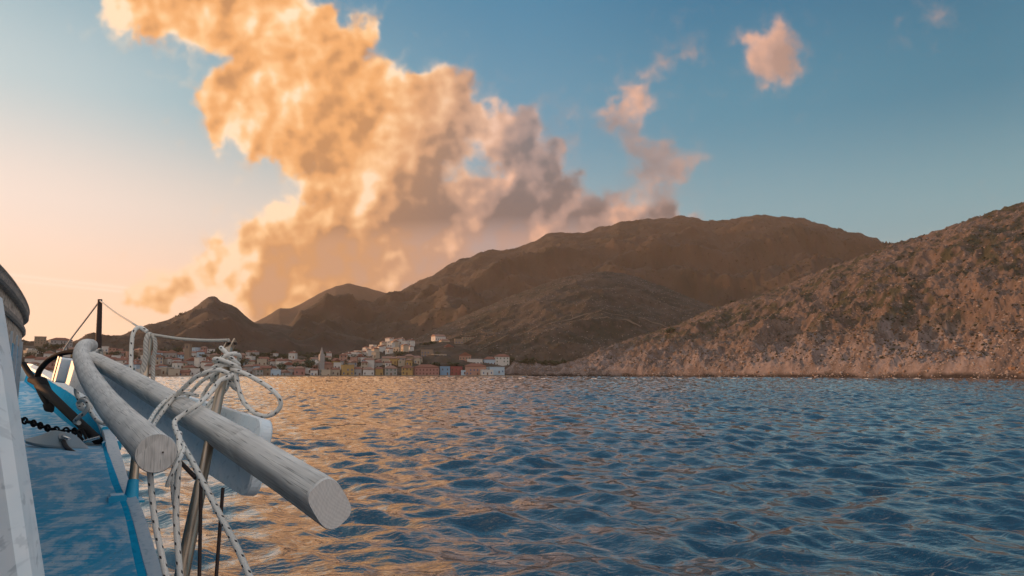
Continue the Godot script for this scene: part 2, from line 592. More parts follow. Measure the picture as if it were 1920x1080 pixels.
func tile_at(t: PackedFloat32Array, x: float, y: float) -> float:
	var xf := floorf(x)
	var yf := floorf(y)
	var i := int(xf) & (TN - 1)
	var j := (int(yf) & (TN - 1)) * TN
	var i2 := (i + 1) & (TN - 1)
	var j2 := (j + TN) & (TN * TN - 1)
	var fx := x - xf
	var a := t[j + i] + (t[j + i2] - t[j + i]) * fx
	var b := t[j2 + i] + (t[j2 + i2] - t[j2 + i]) * fx
	return a + (b - a) * (y - yf)

func sea_y(x: float, z: float, fine: bool) -> float:
	var y := tile_at(tile_a, x * TN / TLA, z * TN / TLA) + tile_at(tile_a, (x * 0.8 - z * 0.6) * TN / 41.0 + 40.0, (z * 0.8 + x * 0.6) * TN / 41.0) * 0.4
	if fine:
		y += tile_at(tile_b, (x * 0.92 + z * 0.39) * TN / TLB, (z * 0.92 - x * 0.39) * TN / TLB)
	return y + 1.1 * y * absf(y)

func sea_band(m: ArrayMesh, x0: float, x1: float, z0: float, z1: float, cell: float, fine: bool, gain := 1.0) -> void:
	var nx := int((x1 - x0) / cell) + 1
	var nz := int((z0 - z1) / cell) + 1
	var v := PackedVector3Array()
	var n := PackedVector3Array()
	v.resize(nx * nz)
	n.resize(nx * nz)
	for j in nz:
		var z := z0 - j * cell
		for i in nx:
			var x := x0 + i * cell
			v[j * nx + i] = Vector3(x, sea_y(x, z, fine) * gain, z)
	for j in nz:
		for i in nx:
			var l := v[j * nx + maxi(i - 1, 0)]
			var r := v[j * nx + mini(i + 1, nx - 1)]
			var a := v[maxi(j - 1, 0) * nx + i]
			var b := v[mini(j + 1, nz - 1) * nx + i]
			n[j * nx + i] = Vector3((l.y - r.y) / maxf(r.x - l.x, 0.001), 1.0, (b.y - a.y) / maxf(a.z - b.z, 0.001)).normalized()
	var idx := PackedInt32Array()
	idx.resize((nx - 1) * (nz - 1) * 6)
	var w := 0
	for j in nz - 1:
		for i in nx - 1:
			var q := j * nx + i
			idx[w] = q
			idx[w + 1] = q + nx
			idx[w + 2] = q + 1
			idx[w + 3] = q + 1
			idx[w + 4] = q + nx
			idx[w + 5] = q + nx + 1
			w += 6
	var arr := []
	arr.resize(Mesh.ARRAY_MAX)
	arr[Mesh.ARRAY_VERTEX] = v
	arr[Mesh.ARRAY_NORMAL] = n
	arr[Mesh.ARRAY_INDEX] = idx
	m.add_surface_from_arrays(Mesh.PRIMITIVE_TRIANGLES, arr)

# ---------------------------------------------------------------- town
func ordinal(n: int) -> String:
	var ones := ["zeroth", "first", "second", "third", "fourth", "fifth", "sixth", "seventh", "eighth", "ninth", "tenth", "eleventh", "twelfth", "thirteenth", "fourteenth", "fifteenth", "sixteenth", "seventeenth", "eighteenth", "nineteenth"]
	if n < 20:
		return ones[n]
	var tens := ["", "", "twenty", "thirty", "forty", "fifty", "sixty", "seventy", "eighty", "ninety"]
	if n % 10 == 0:
		return ["", "", "twentieth", "thirtieth", "fortieth", "fiftieth", "sixtieth", "seventieth", "eightieth", "ninetieth"][n / 10]
	return tens[n / 10] + "-" + ones[n % 10]

var unit_box: ArrayMesh
var hip_roof: ArrayMesh
var gable_roof: ArrayMesh

func make_house_meshes() -> void:
	unit_box = block(Vector3.ZERO, Vector3.ONE, Basis.IDENTITY, 0.012)
	hip_roof = roof_mesh(0.3)
	gable_roof = roof_mesh(0.0)

func roof_mesh(hip: float) -> ArrayMesh:            # a unit roof with eaves, base on y = 0, ridge at y = 1 along x
	var a := [Vector3(-0.5, 0, -0.5), Vector3(0.5, 0, -0.5), Vector3(0.5, 0, 0.5), Vector3(-0.5, 0, 0.5)]
	var r := [Vector3(-0.5 + hip, 1, 0), Vector3(0.5 - hip, 1, 0)]
	var lip := Vector3(0, -0.14, 0)
	var faces := [[a[3], a[2], r[1], r[0]], [a[1], a[0], r[0], r[1]], [a[0], a[3], r[0], r[0]], [a[2], a[1], r[1], r[1]]]
	for k in 4:
		faces.append([a[k], a[(k + 1) % 4], a[(k + 1) % 4] + lip, a[k] + lip])
	faces.append([a[0] + lip, a[1] + lip, a[2] + lip, a[3] + lip])
	var v := PackedVector3Array()
	var n := PackedVector3Array()
	var idx := PackedInt32Array()
	for f in faces:
		var b := v.size()
		var mid: Vector3 = (f[0] + f[1] + f[2] + f[3]) / 4.0 - Vector3(0, 0.2, 0)
		var q: Vector3 = (f[1] - f[0]).cross(f[2] - f[0]).normalized()
		if q.dot(mid) < 0.0:
			q = -q
		for p in f:
			v.append(p)
			n.append(q)
		idx.append_array([b, b + 1, b + 2])
		if f[2] != f[3]:
			idx.append_array([b, b + 2, b + 3])
	return mesh_of(v, n, PackedVector2Array(), PackedColorArray(), idx)

func bx(called: String, m: Material, parent: Node, c: Vector3, s: Vector3) -> MeshInstance3D:
	return part(called, unit_box, m, parent, Transform3D(Basis.from_scale(s), c))

# a house: base at the node, front towards +z
func house(where: Vector3, turn: float, w: float, h: float, dp: float, wall: String, roof: String, label: String, sink := 5.0, called := "town_house") -> Node3D:
	var o := thing(called, label, "house", where, "houses of the harbour town")
	o.rotation.y = turn
	bx("wall", M[wall], o, Vector3(0, (h - sink) / 2, 0), Vector3(w, h + sink, dp))
	if roof == "flat":
		bx("parapet", M[wall], o, Vector3(0, h + 0.2, 0), Vector3(w + 0.35, 0.4, dp + 0.35))
	else:
		var rm: ArrayMesh = hip_roof if roof.begins_with("hip") else gable_roof
		var rh := minf(w, dp) * 0.22
		var b := Basis.from_scale(Vector3(w + 0.8, rh, dp + 0.8))
		if roof.ends_with("front"):
			b = Basis(Vector3.UP, PI / 2) * Basis.from_scale(Vector3(dp + 0.8, rh * 1.35, w + 0.8))
		part("roof", rm, M["tile"] if rng.randf() < 0.6 else M["tile_pale"], o, Transform3D(b, Vector3(0, h + 0.2, 0)))
		if roof.ends_with("front"):                  # the wall under the gable
			part("gable", rm, M[wall], o, Transform3D(Basis(Vector3.UP, PI / 2) * Basis.from_scale(Vector3(dp, rh * 1.2, w)), Vector3(0, h + 0.02, 0)))
	var storeys := maxi(1, int(h / 3.0))
	var cols := maxi(2, int(w / 2.9))
	var shut: String = ["shutter_dark", "shutter_dark", "shutter_blue", "shutter_brown", "shutter_green"][rng.randi() % 5]
	for s in storeys:
		for c in cols:
			if rng.randf() < 0.12:
				continue
			var x := (c + 0.5) / cols * w - w / 2
			if s == 0 and c == cols / 2:
				bx("door", M["shutter_brown"], o, Vector3(x, 1.1, dp / 2), Vector3(1.15, 2.2, 0.14))
			else:
				bx("window", M[shut], o, Vector3(x, s * 3.0 + 1.75, dp / 2), Vector3(1.0, 1.55, 0.14))
	if rng.randf() < 0.6:                             # one window on the side towards the evening
		bx("window", M[shut], o, Vector3(-w / 2, 1.75 + (storeys - 1) * 3.0, 0), Vector3(0.14, 1.5, 0.95))
	if rng.randf() < 0.3 and roof != "flat":
		bx("chimney", M[wall], o, Vector3(w * 0.25, h + 1.3, 0), Vector3(0.7, 2.0, 0.7))
	return o

var crowns := []
var leaf_count := 340

func make_crowns() -> void:
	for kind in 4:
		var v := PackedVector3Array()
		var n := PackedVector3Array()
		var idx := PackedInt32Array()
		var clumps := []
		for k in 9:
			clumps.append([Vector3(rng.randfn(0, 0.24), 0.55 + rng.randfn(0, 0.17), rng.randfn(0, 0.24)), rng.randf_range(0.16, 0.3)])
		for k in leaf_count:
			var cl: Array = clumps[rng.randi() % clumps.size()]
			var d := Vector3(rng.randfn(), rng.randfn(), rng.randfn()).normalized()
			var p: Vector3 = cl[0] + d * cl[1] * rng.randf_range(0.6, 1.05)
			var s := rng.randf_range(0.03, 0.065)
			var nn := (d + Vector3(rng.randfn(), rng.randfn(), rng.randfn()) * 0.5).normalized()
			var a := nn.cross(Vector3(rng.randfn(), rng.randfn(), rng.randfn())).normalized() * s
			var c := nn.cross(a).normalized() * s
			var b := v.size()
			v.append_array([p - a - c * 0.5, p + a - c * 0.6, p + a * 0.7 + c, p - a * 0.8 + c * 0.8])
			n.append_array([nn, nn, nn, nn])
			idx.append_array([b, b + 1, b + 2, b, b + 2, b + 3])
		crowns.append(mesh_of(v, n, PackedVector2Array(), PackedColorArray(), idx))

var trunk_mesh: ArrayMesh

func tree(where: Vector3, height: float, wide: float, label: String, group: String) -> void:
	var o := thing("shore_tree", label, "tree", where, group)
	o.rotation.y = rng.randf() * TAU
	part("trunk", trunk_mesh, M["bark"], o, Transform3D(Basis.from_scale(Vector3(height, height, height)), Vector3.ZERO))
	part("crown", crowns[rng.randi() % crowns.size()], M["leaf"], o, Transform3D(Basis.from_scale(Vector3(wide, height, wide)), Vector3(0, 0.02 * height, 0)))

func to_cam(p: Vector3) -> float:
	return atan2(-p.x, -p.z)

func stone_mesh(sd: int, flat: float) -> ArrayMesh:
	var sp := SphereMesh.new()
	sp.radial_segments = 7
	sp.rings = 4
	var arr := sp.get_mesh_arrays()
	var v: PackedVector3Array = arr[Mesh.ARRAY_VERTEX]
	var idx: PackedInt32Array = arr[Mesh.ARRAY_INDEX]
	var f := noise(1.3, 2, sd)
	var st := SurfaceTool.new()
	st.begin(Mesh.PRIMITIVE_TRIANGLES)
	st.set_smooth_group(-1)
	for i in idx:
		var p := v[i]
		st.add_vertex(p * Vector3(1, flat, 1) * (1.0 + 0.7 * f.get_noise_3dv(p * 1.7)))
	st.generate_normals()
	return st.commit()

func scatter(called: String, label: String, category: String, mesh: Mesh, m: Material, spots: Array) -> void:
	var mm := MultiMesh.new()
	mm.transform_format = MultiMesh.TRANSFORM_3D
	mm.mesh = mesh
	mm.instance_count = spots.size()
	for i in spots.size():
		var s: Array = spots[i]
		mm.set_instance_transform(i, Transform3D(Basis(Vector3.UP, s[2]) * Basis.from_scale(s[1]), s[0]))
	var o := MultiMeshInstance3D.new()
	o.name = numbered(called)
	o.multimesh = mm
	o.material_override = m
	add_child(o)
	o.set_meta("kind", "stuff")
	tag(o, label, category)

func make_materials() -> void:
	for c in [["white", 0.527, 0.510, 0.476], ["cream", 0.399, 0.340, 0.264], ["ochre", 0.357, 0.238, 0.093], ["pink", 0.340, 0.178, 0.153], ["salmon", 0.357, 0.212, 0.162], ["blue", 0.170, 0.297, 0.425], ["red", 0.238, 0.068, 0.064], ["stone", 0.240, 0.184, 0.136], ["grey", 0.289, 0.281, 0.272], ["pale_blue", 0.374, 0.484, 0.561]]:
		M[c[0]] = mat(lin(c[1], c[2], c[3]), 0.9)
	M["tile"] = mat(lin(0.19, 0.08, 0.055), 0.9)
	M["tile_pale"] = mat(lin(0.24, 0.14, 0.105), 0.9)
	M["shutter_dark"] = mat(lin(0.035, 0.035, 0.045), 0.6)
	M["shutter_blue"] = mat(lin(0.03, 0.09, 0.2), 0.6)
	M["shutter_brown"] = mat(lin(0.1, 0.045, 0.025), 0.7)
	M["shutter_green"] = mat(lin(0.03, 0.09, 0.06), 0.7)
	M["bark"] = mat(lin(0.09, 0.06, 0.04), 0.95)
	M["leaf"] = mat(lin(0.035, 0.05, 0.022), 0.8)
	M["leaf"].backlight = Color(0.15, 0.18, 0.08)
	var ground := mat(Color.WHITE, 0.95)
	ground.vertex_color_use_as_albedo = true
	M["ground"] = ground
	var rocky := mat(Color.WHITE, 0.95)
	rocky.vertex_color_use_as_albedo = true
	rocky.albedo_texture = ramp_noise(512, noise(0.05, 5, 71), [[0.0, lin(0.5, 0.46, 0.42)], [0.45, lin(0.8, 0.78, 0.76)], [1.0, Color.WHITE]])
	rocky.heightmap_enabled = true
	rocky.heightmap_texture = rocky.albedo_texture
	rocky.heightmap_scale = 90.0
	M["rocky"] = tri(rocky, 1.0 / 46.0)
	M["stone_pale"] = mat(lin(0.2598, 0.2165, 0.1984), 0.95)
	M["stone_warm"] = mat(lin(0.2020, 0.1227, 0.0794), 0.95)
	M["track"] = mat(lin(0.12, 0.09, 0.066), 0.95)
	M["scrub"] = mat(lin(0.0289, 0.0303, 0.0144), 0.95)
	M["scrub_dry"] = mat(lin(0.1010, 0.0613, 0.0289), 0.95)
	# sea
	var sea := mat(lin(0.003, 0.015, 0.026), 0.03)
	sea.metallic_specular = 0.8
	sea.heightmap_enabled = true
	sea.heightmap_texture = ramp_noise(512, noise(0.03, 4, 91), [[0.0, Color.BLACK], [1.0, Color.WHITE]], Vector2(1.0, 1.9))
	sea.heightmap_scale = 1.7
	sea.clearcoat_enabled = true
	sea.clearcoat = 0.9
	sea.clearcoat_roughness = 0.03
	M["sea"] = tri(sea, 1.0 / 2.3)
	var sea_far: StandardMaterial3D = sea.duplicate()
	sea_far.uv1_scale = Vector3.ONE / 15.0
	sea_far.heightmap_scale = 42.0
	sea_far.roughness = 0.2
	M["sea_far"] = sea_far
	# wood, paint and rope
	var grain := noise(0.02, 5, 3)
	var knots := noise(0.012, 2, 4)
	var crack := noise(0.03, 3, 9, FastNoiseLite.FRACTAL_RIDGED)
	var wood_img := func(x: int, y: int) -> Color:
		var a := TAU * x / 512.0
		var g := grain.get_noise_3d(cos(a) * 320.0, sin(a) * 320.0, y * 0.14) * 0.5 + 0.5
		var k := knots.get_noise_3d(cos(a) * 60.0, sin(a) * 60.0, y * 0.5) * 0.5 + 0.5
		var cr := crack.get_noise_3d(cos(a) * 150.0, sin(a) * 170.0, y * 0.06)
		var s := lerpf(0.42, 0.78, clampf(g * 0.7 + (k - 0.5) * 0.9 + 0.2, 0, 1))
		s *= 1.0 - 0.42 * smoothstep(0.64, 0.84, cr)
		return lin(s * 1.02, s * 0.97, s * 0.9)
	var wood_tex := texture(512, 512, wood_img)
	var wood := mat(Color.WHITE, 0.85)
	wood.albedo_texture = wood_tex
	wood.heightmap_enabled = true
	wood.heightmap_texture = wood_tex
	wood.heightmap_scale = 0.25
	M["wood"] = wood
	var end_img := func(x: int, y: int) -> Color:
		var q := grain.get_noise_2d(x * 6.0, y * 0.9) * 0.5 + 0.5
		var ring := sin(Vector2(x - 40.0, y - 300.0).length() * 0.55 + knots.get_noise_2d(x, y) * 4.0) * 0.5 + 0.5
		var s := lerpf(0.66, 0.88, q) * lerpf(0.9, 1.0, ring)
		return lin(s, s * 0.96, s * 0.9)
	M["wood_end"] = mat(Color.WHITE, 0.9)
	M["wood_end"].albedo_texture = texture(256, 256, end_img)
	var scuff := noise(0.035, 5, 17)
	var scuff2 := noise(0.02, 4, 18)
	var paint_img := func(x: int, y: int) -> Color:
		var a := TAU * x / 512.0
		var b := TAU * y / 512.0
		var q := scuff.get_noise_3d(cos(a) * 81.0 + 90.0 * cos(b), sin(a) * 81.0, sin(b) * 90.0)
		var t := scuff2.get_noise_3d(cos(a) * 81.0 + 200.0, sin(a) * 81.0 + 81.0 * cos(b), sin(b) * 81.0)
		var c := Vector3(0.68, 0.79, 0.84).lerp(Vector3(0.82, 0.86, 0.88), clampf(t + 0.5, 0, 1))
		if q > 0.3:
			c = c.lerp(Vector3(0.33, 0.4, 0.44), clampf((q - 0.3) * 5.0, 0, 0.7))
		return lin(c.x, c.y, c.z)
	var board := mat(Color.WHITE, 0.5)
	board.albedo_texture = texture(512, 512, paint_img)
	M["board"] = tri(board, 1.0 / 0.5)
	var post_paint := mat(lin(0.84, 0.88, 0.86), 0.4)
	M["white_paint"] = post_paint
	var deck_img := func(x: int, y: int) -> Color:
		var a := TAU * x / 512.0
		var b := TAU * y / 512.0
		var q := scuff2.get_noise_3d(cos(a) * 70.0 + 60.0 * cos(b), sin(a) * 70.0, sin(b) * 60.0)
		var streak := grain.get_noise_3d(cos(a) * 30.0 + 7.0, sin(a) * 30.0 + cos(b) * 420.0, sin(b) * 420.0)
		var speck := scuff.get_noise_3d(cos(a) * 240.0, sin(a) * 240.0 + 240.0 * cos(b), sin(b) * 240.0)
		var worn_sheen := clampf((q * 1.0 + streak * 0.5 + speck * 0.25 - 0.02) * 1.9 + 0.34, 0.0, 1.0)  # whitish patches: sheen of the sky painted into the deck colour
		var c := Vector3(0.008, 0.33, 0.56).lerp(Vector3(0.6, 0.66, 0.7), worn_sheen * 0.8)
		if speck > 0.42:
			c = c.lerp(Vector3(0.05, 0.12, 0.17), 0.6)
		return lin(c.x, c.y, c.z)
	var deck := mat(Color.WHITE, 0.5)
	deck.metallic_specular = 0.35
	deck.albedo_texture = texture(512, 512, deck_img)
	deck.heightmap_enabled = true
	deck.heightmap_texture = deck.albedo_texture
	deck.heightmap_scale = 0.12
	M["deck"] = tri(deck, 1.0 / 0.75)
	M["blue_paint"] = mat(lin(0.01, 0.38, 0.62), 0.42)
	var blue := mat(Color.WHITE, 0.8)
	blue.metallic_specular = 0.1
	blue.albedo_texture = ramp_noise(256, noise(0.05, 4, 40), [[0.0, lin(0.006, 0.23, 0.42)], [0.4, lin(0.009, 0.34, 0.58)], [0.86, lin(0.014, 0.37, 0.61)], [0.93, lin(0.12, 0.3, 0.42)], [1.0, lin(0.2, 0.34, 0.44)]])
	M["blue_worn"] = tri(blue, 1.0 / 0.4)
	var cap := mat(Color.WHITE, 0.4)
	cap.albedo_texture = ramp_noise(256, noise(0.06, 4, 41), [[0.0, lin(0.2, 0.33, 0.42)], [0.35, lin(0.44, 0.53, 0.6)], [1.0, lin(0.52, 0.58, 0.62)]])
	M["cap"] = tri(cap, 1.0 / 0.4)
	var peel := mat(Color.WHITE, 0.7)
	peel.albedo_texture = ramp_noise(512, noise(0.06, 5, 44), [[0.0, lin(0.1, 0.08, 0.07)], [0.38, lin(0.22, 0.16, 0.12)], [0.45, lin(0.62, 0.51, 0.42)], [1.0, lin(0.72, 0.63, 0.54)]])
	peel.heightmap_enabled = true
	peel.heightmap_texture = peel.albedo_texture
	peel.heightmap_scale = 0.3
	M["peeling"] = tri(peel, 1.0 / 0.55)
	M["panel_blue"] = mat(lin(0.02, 0.12, 0.22), 0.5)
	var trim := mat(Color.WHITE, 0.7)
	trim.albedo_texture = ramp_noise(256, noise(0.09, 4, 47), [[0.0, lin(0.07, 0.085, 0.1)], [0.45, lin(0.14, 0.155, 0.17)], [0.55, lin(0.2, 0.18, 0.165)], [0.62, lin(0.46, 0.35, 0.26)], [1.0, lin(0.56, 0.47, 0.38)]])
	M["dark_trim"] = tri(trim, 1.0 / 0.22)
	M["steel"] = mat(lin(0.46, 0.36, 0.27), 0.38, 0.9)
	M["rust"] = mat(lin(0.06, 0.04, 0.035), 0.75, 0.3)
	var iron := mat(Color.WHITE, 0.8)
	iron.metallic_specular = 0.2
	iron.albedo_texture = ramp_noise(256, noise(0.07, 4, 60), [[0.0, lin(0.007, 0.008, 0.01)], [0.5, lin(0.012, 0.012, 0.014)], [1.0, lin(0.022, 0.02, 0.02)]])
	M["iron"] = tri(iron, 1.0 / 0.2)
	M["galvanised"] = mat(lin(0.34, 0.36, 0.37), 0.5, 0.35)
	M["bright_steel"] = mat(lin(0.65, 0.65, 0.65), 0.25, 1.0)
	var braid := noise(0.15, 2, 33)
	var rope_img := func(x: int, y: int) -> Color:
		var s := 0.74 + 0.1 * sin(TAU * (x / 8.0 + y / 8.0)) * sin(TAU * (x / 8.0 - y / 8.0)) + braid.get_noise_2d(x, y) * 0.1
		for k in 4:
			var cx := 8 + k * 16
			var cy := 16 + (k % 2) * 32
			if absf(x - cx) < 3.6 and absf((y - cy) + (x - cx) * 0.8) < 5.0:
				return lin(0.03, 0.03, 0.035)
		return lin(s, s * 0.97, s * 0.89)
	var rope := mat(Color.WHITE, 0.9)
	rope.albedo_texture = texture(64, 64, rope_img)
	rope.heightmap_enabled = true
	rope.heightmap_texture = rope.albedo_texture
	rope.heightmap_scale = 0.05
	M["rope"] = rope
	var plain_img := func(x: int, y: int) -> Color:
		var s := 0.5 + 0.14 * sin(TAU * (x / 16.0 + y / 16.0)) + braid.get_noise_2d(x * 1.0, y * 1.0) * 0.1
		return lin(s, s * 0.93, s * 0.82)
	var twine := mat(Color.WHITE, 0.95)
	twine.albedo_texture = texture(64, 64, plain_img)
	M["twine"] = twine
# ---------------------------------------------------------------- the scene
func _ready() -> void:
	rng.seed = 20240611
	# camera, sky, sun, exposure
	var cam := Camera3D.new()
	cam.name = "camera"
	add_child(cam)
	cam.position = Vector3(0, EYE, 0)
	cam.rotation = Vector3(PITCH, 0, 0)
	cam.fov = 45.0
	cam.near = 0.05
	cam.far = 30000.0
	cam.current = true
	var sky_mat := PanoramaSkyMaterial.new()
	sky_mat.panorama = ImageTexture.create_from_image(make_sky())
	var sky := Sky.new()
	sky.sky_material = sky_mat
	var env := Environment.new()
	env.background_mode = Environment.BG_SKY
	env.sky = sky
	env.sky_rotation = Vector3(0, PI, 0)
	env.tonemap_mode = Environment.TONE_MAPPER_LINEAR
	env.tonemap_exposure = 1.68
	env.sdfgi_enabled = true
	env.ssao_enabled = true
	env.ssil_enabled = true
	env.fog_enabled = true
	env.fog_density = 0.00007
	env.fog_light_color = Color(1.0, 0.86, 0.72)
	var we := WorldEnvironment.new()
	we.name = "world_environment"
	we.environment = env
	add_child(we)
	var sun := DirectionalLight3D.new()
	sun.name = "sun"
	sun.light_color = Color(1.0, 0.71, 0.48)
	sun.light_energy = 1.0
	sun.light_angular_distance = 0.6
	sun.shadow_enabled = true
	add_child(sun)
	var az := deg_to_rad(SUN_AZ)
	var el := deg_to_rad(SUN_EL)
	sun.look_at_from_position(Vector3(sin(az) * cos(el), sin(el), -cos(az) * cos(el)) * 100.0, Vector3.ZERO)
	print("sky done ", Time.get_ticks_msec())
	make_materials()
	print("materials done ", Time.get_ticks_msec())
	make_sea()
	print("sea done ", Time.get_ticks_msec())
	make_land()
	print("land done ", Time.get_ticks_msec())
	make_town()
	print("town done ", Time.get_ticks_msec())
	make_boat()
	make_gear()
	make_ropes()
	print("boat done ", Time.get_ticks_msec())

func make_sea() -> void:
	tile_a = wave_tile(TLA, 70, 2.2, 12.0, 0.1, 0.55)
	tile_b = wave_tile(TLB, 56, 5.0, 34.0, 0.21, 0.58)
	var m := ArrayMesh.new()
	sea_band(m, -18.0, 26.0, 5.0, -22.0, 0.065, true)
	sea_band(m, -68.0, 74.0, -21.7, -78.0, 0.17, true)
	sea_band(m, -138.0, 146.0, -77.6, -165.0, 0.42, true, 1.25)
	sea_band(m, -255.0, 265.0, -164.2, -300.0, 0.85, true, 2.0)
	sea_band(m, -600.0, 620.0, -298.8, -700.0, 1.7, true, 4.0)
	var v := PackedVector3Array([Vector3(-3600, -0.3, -699), Vector3(3600, -0.3, -699), Vector3(3600, -0.3, -4200), Vector3(-3600, -0.3, -4200)])
	for q in [[-3600.0, -599.0, 6.0, -699.0], [619.0, 3600.0, 6.0, -699.0], [-599.0, -259.0, 6.0, -300.0], [269.0, 619.0, 6.0, -300.0], [-3600.0, 3600.0, 3600.0, 6.0], [-259.0, -137.0, 6.0, -299.0], [145.0, 269.0, 6.0, -299.0], [-137.0, -67.5, 6.0, -165.0], [73.5, 145.0, 6.0, -165.0], [-67.5, -17.5, 6.0, -78.0], [25.5, 73.5, 6.0, -78.0]]:
		v.append_array([Vector3(q[0], -0.3, q[2]), Vector3(q[1], -0.3, q[2]), Vector3(q[1], -0.3, q[3]), Vector3(q[0], -0.3, q[3])])
	var n := PackedVector3Array()
	var idx := PackedInt32Array()
	for k in v.size():
		n.append(Vector3.UP)
	for k in range(0, v.size(), 4):
		idx.append_array([k, k + 1, k + 2, k, k + 2, k + 3])
	var far := mesh_of(v, n, PackedVector2Array(), PackedColorArray(), idx)
	m.add_surface_from_arrays(Mesh.PRIMITIVE_TRIANGLES, far.surface_get_arrays(0))
	for k in 5:
		m.surface_set_material(k, M["sea"])
	m.surface_set_material(5, M["sea_far"])
	structure("sea_water", m, null)

var town: Hill
var front_hill: Hill
var coast: Hill

func make_land() -> void:
	var patch := noise(0.011, 4, 301)
	var fine := noise(0.06, 4, 302)
	var far_tone := func(p: Vector3, v: float) -> Color:
		var q := patch.get_noise_2d(p.x * 0.35, p.z * 0.35) + fine.get_noise_2d(p.x * 0.25, p.z * 0.25) * 0.8
		var a := Vector3(0.0216, 0.0146, 0.0096).lerp(Vector3(0.0404, 0.0274, 0.0193), clampf(q + 0.4, 0, 1))
		a = a.lerp(Vector3(0.0135, 0.0133, 0.0077), clampf((-q - 0.1) * 2.5, 0, 0.85))
		return Color(a.x, a.y, a.z)
	var near_tone := func(p: Vector3, v: float) -> Color:
		var q := patch.get_noise_2d(p.x, p.z) + fine.get_noise_2d(p.x, p.z)
		var a := Vector3(0.0301, 0.0205, 0.0133).lerp(Vector3(0.0577, 0.0416, 0.0297), clampf(q + 0.3, 0, 1))
		a = a.lerp(Vector3(0.0150, 0.0164, 0.0085), clampf((-q - 0.05) * 3.0, 0, 0.9))
		if p.y < 1.3 + fine.get_noise_2d(p.x * 2.0, p.z) * 1.2:
			a = Vector3(0.0141, 0.0133, 0.0128)
		return Color(a.x, a.y, a.z)
	var coast_tone := func(p: Vector3, v: float) -> Color:
		var q := patch.get_noise_2d(p.x * 1.6, p.z * 1.6) * 0.7 + fine.get_noise_2d(p.x * 1.7, p.z * 1.7)
		var bare := Vector3(0.2230, 0.1823, 0.1761).lerp(Vector3(0.1079, 0.0880, 0.0839), clampf(q * 1.4 + 0.5, 0, 1))
		var earth := Vector3(0.0877, 0.0628, 0.0494).lerp(Vector3(0.1582, 0.1145, 0.0959), clampf(q * 1.3 + 0.2, 0, 1))
		earth = earth.lerp(Vector3(0.0395, 0.0416, 0.0225), clampf((-q - 0.02) * 3.0, 0, 0.9))
		var a := bare.lerp(earth, smoothstep(9.0, 30.0, p.y + q * 22.0))
		a = a.lerp(Vector3(0.0158, 0.0142, 0.0136), 1.0 - smoothstep(1.2, 2.6, p.y + fine.get_noise_2d(p.x, p.z) * 2.0))
		return Color(a.x, a.y, a.z)
	var ridge_far := make_hill([[440, 640, 3600, 2600], [470, 606, 3600, 2600], [500, 592, 3600, 2600], [525, 577, 3600, 2600], [545, 577, 3600, 2600], [570, 567, 3600, 2600], [600, 550, 3600, 2600], [630, 537, 3600, 2600], [655, 532, 3600, 2600], [690, 540, 3600, 2600], [725, 548, 3600, 2600], [770, 556, 3600, 2600], [850, 600, 3600, 2600]], 34.0, 0.0013, 1.0, 1)
	structure("far_ridge", hill_mesh(ridge_far, 150, 50, far_tone), M["ground"])
	var mountain := make_hill([[520, 660, 2300, 1300], [560, 603, 2300, 1300], [590, 580, 2300, 1300], [612, 563, 2300, 1300], [640, 556, 2300, 1300], [668, 568, 2320, 1300], [700, 570, 2360, 1300], [735, 548, 2420, 1300], [760, 542, 2460, 1300], [800, 520, 2500, 1300], [860, 490, 2550, 1300], [900, 475, 2600, 1300], [950, 466, 2600, 1300], [980, 458, 2600, 1300], [1000, 450, 2650, 1300], [1040, 439, 2650, 1300], [1090, 437, 2700, 1300], [1130, 425, 2700, 1300], [1160, 415, 2700, 1300], [1190, 411, 2750, 1300], [1240, 410, 2750, 1300], [1300, 409, 2800, 1300], [1350, 415, 2800, 1300], [1390, 404, 2750, 1250], [1430, 402, 2700, 1200], [1480, 405, 2650, 1150], [1530, 418, 2600, 1100], [1580, 432, 2500, 1100], [1640, 448, 2400, 1100], [1680, 460, 2300, 1050], [1740, 480, 2200, 1000], [1840, 520, 2000, 1000], [1980, 580, 1800, 1000]], 84.0, 0.0014, 0.95, 2)
	structure("mountain", hill_mesh(mountain, 460, 110, far_tone), M["ground"])
	var castle_hill := make_hill([[-420, 600, 1500, 900], [-250, 615, 1500, 900], [-120, 632, 1500, 900], [0, 640, 1500, 900], [70, 641, 1500, 900], [120, 645, 1500, 900], [150, 640, 1500, 900], [190, 633, 1550, 900], [240, 620, 1600, 900], [280, 607, 1650, 900], [320, 597, 1700, 900], [340, 590, 1700, 900], [360, 578, 1700, 900], [378, 565, 1700, 900], [390, 558, 1700, 900], [402, 557, 1700, 900], [415, 566, 1700, 900], [430, 570, 1700, 900], [445, 580, 1700, 900], [460, 595, 1700, 900], [480, 606, 1720, 900], [530, 609, 1750, 900], [600, 618, 1750, 900], [680, 635, 1600, 900], [780, 660, 1400, 900]], 36.0, 0.0022, 1.0, 3)
	structure("castle_hill", hill_mesh(castle_hill, 300, 80, far_tone), M["ground"])
	front_hill = make_hill([[700, 668, 1000, 800], [740, 650, 1000, 760], [800, 625, 1050, 720], [850, 602, 1080, 700], [900, 580, 1100, 690], [960, 555, 1120, 680], [1000, 540, 1130, 680], [1040, 524, 1150, 680], [1080, 514, 1150, 680], [1130, 508, 1150, 680], [1170, 512, 1150, 680], [1200, 522, 1140, 680], [1250, 540, 1120, 680], [1300, 560, 1100, 680], [1340, 576, 1080, 680], [1400, 600, 1050, 680], [1500, 640, 1000, 680], [1600, 680, 950, 680]], 11.0, 0.005, 0.9, 4)
	structure("front_hill", hill_mesh(front_hill, 420, 130, near_tone), M["ground"])
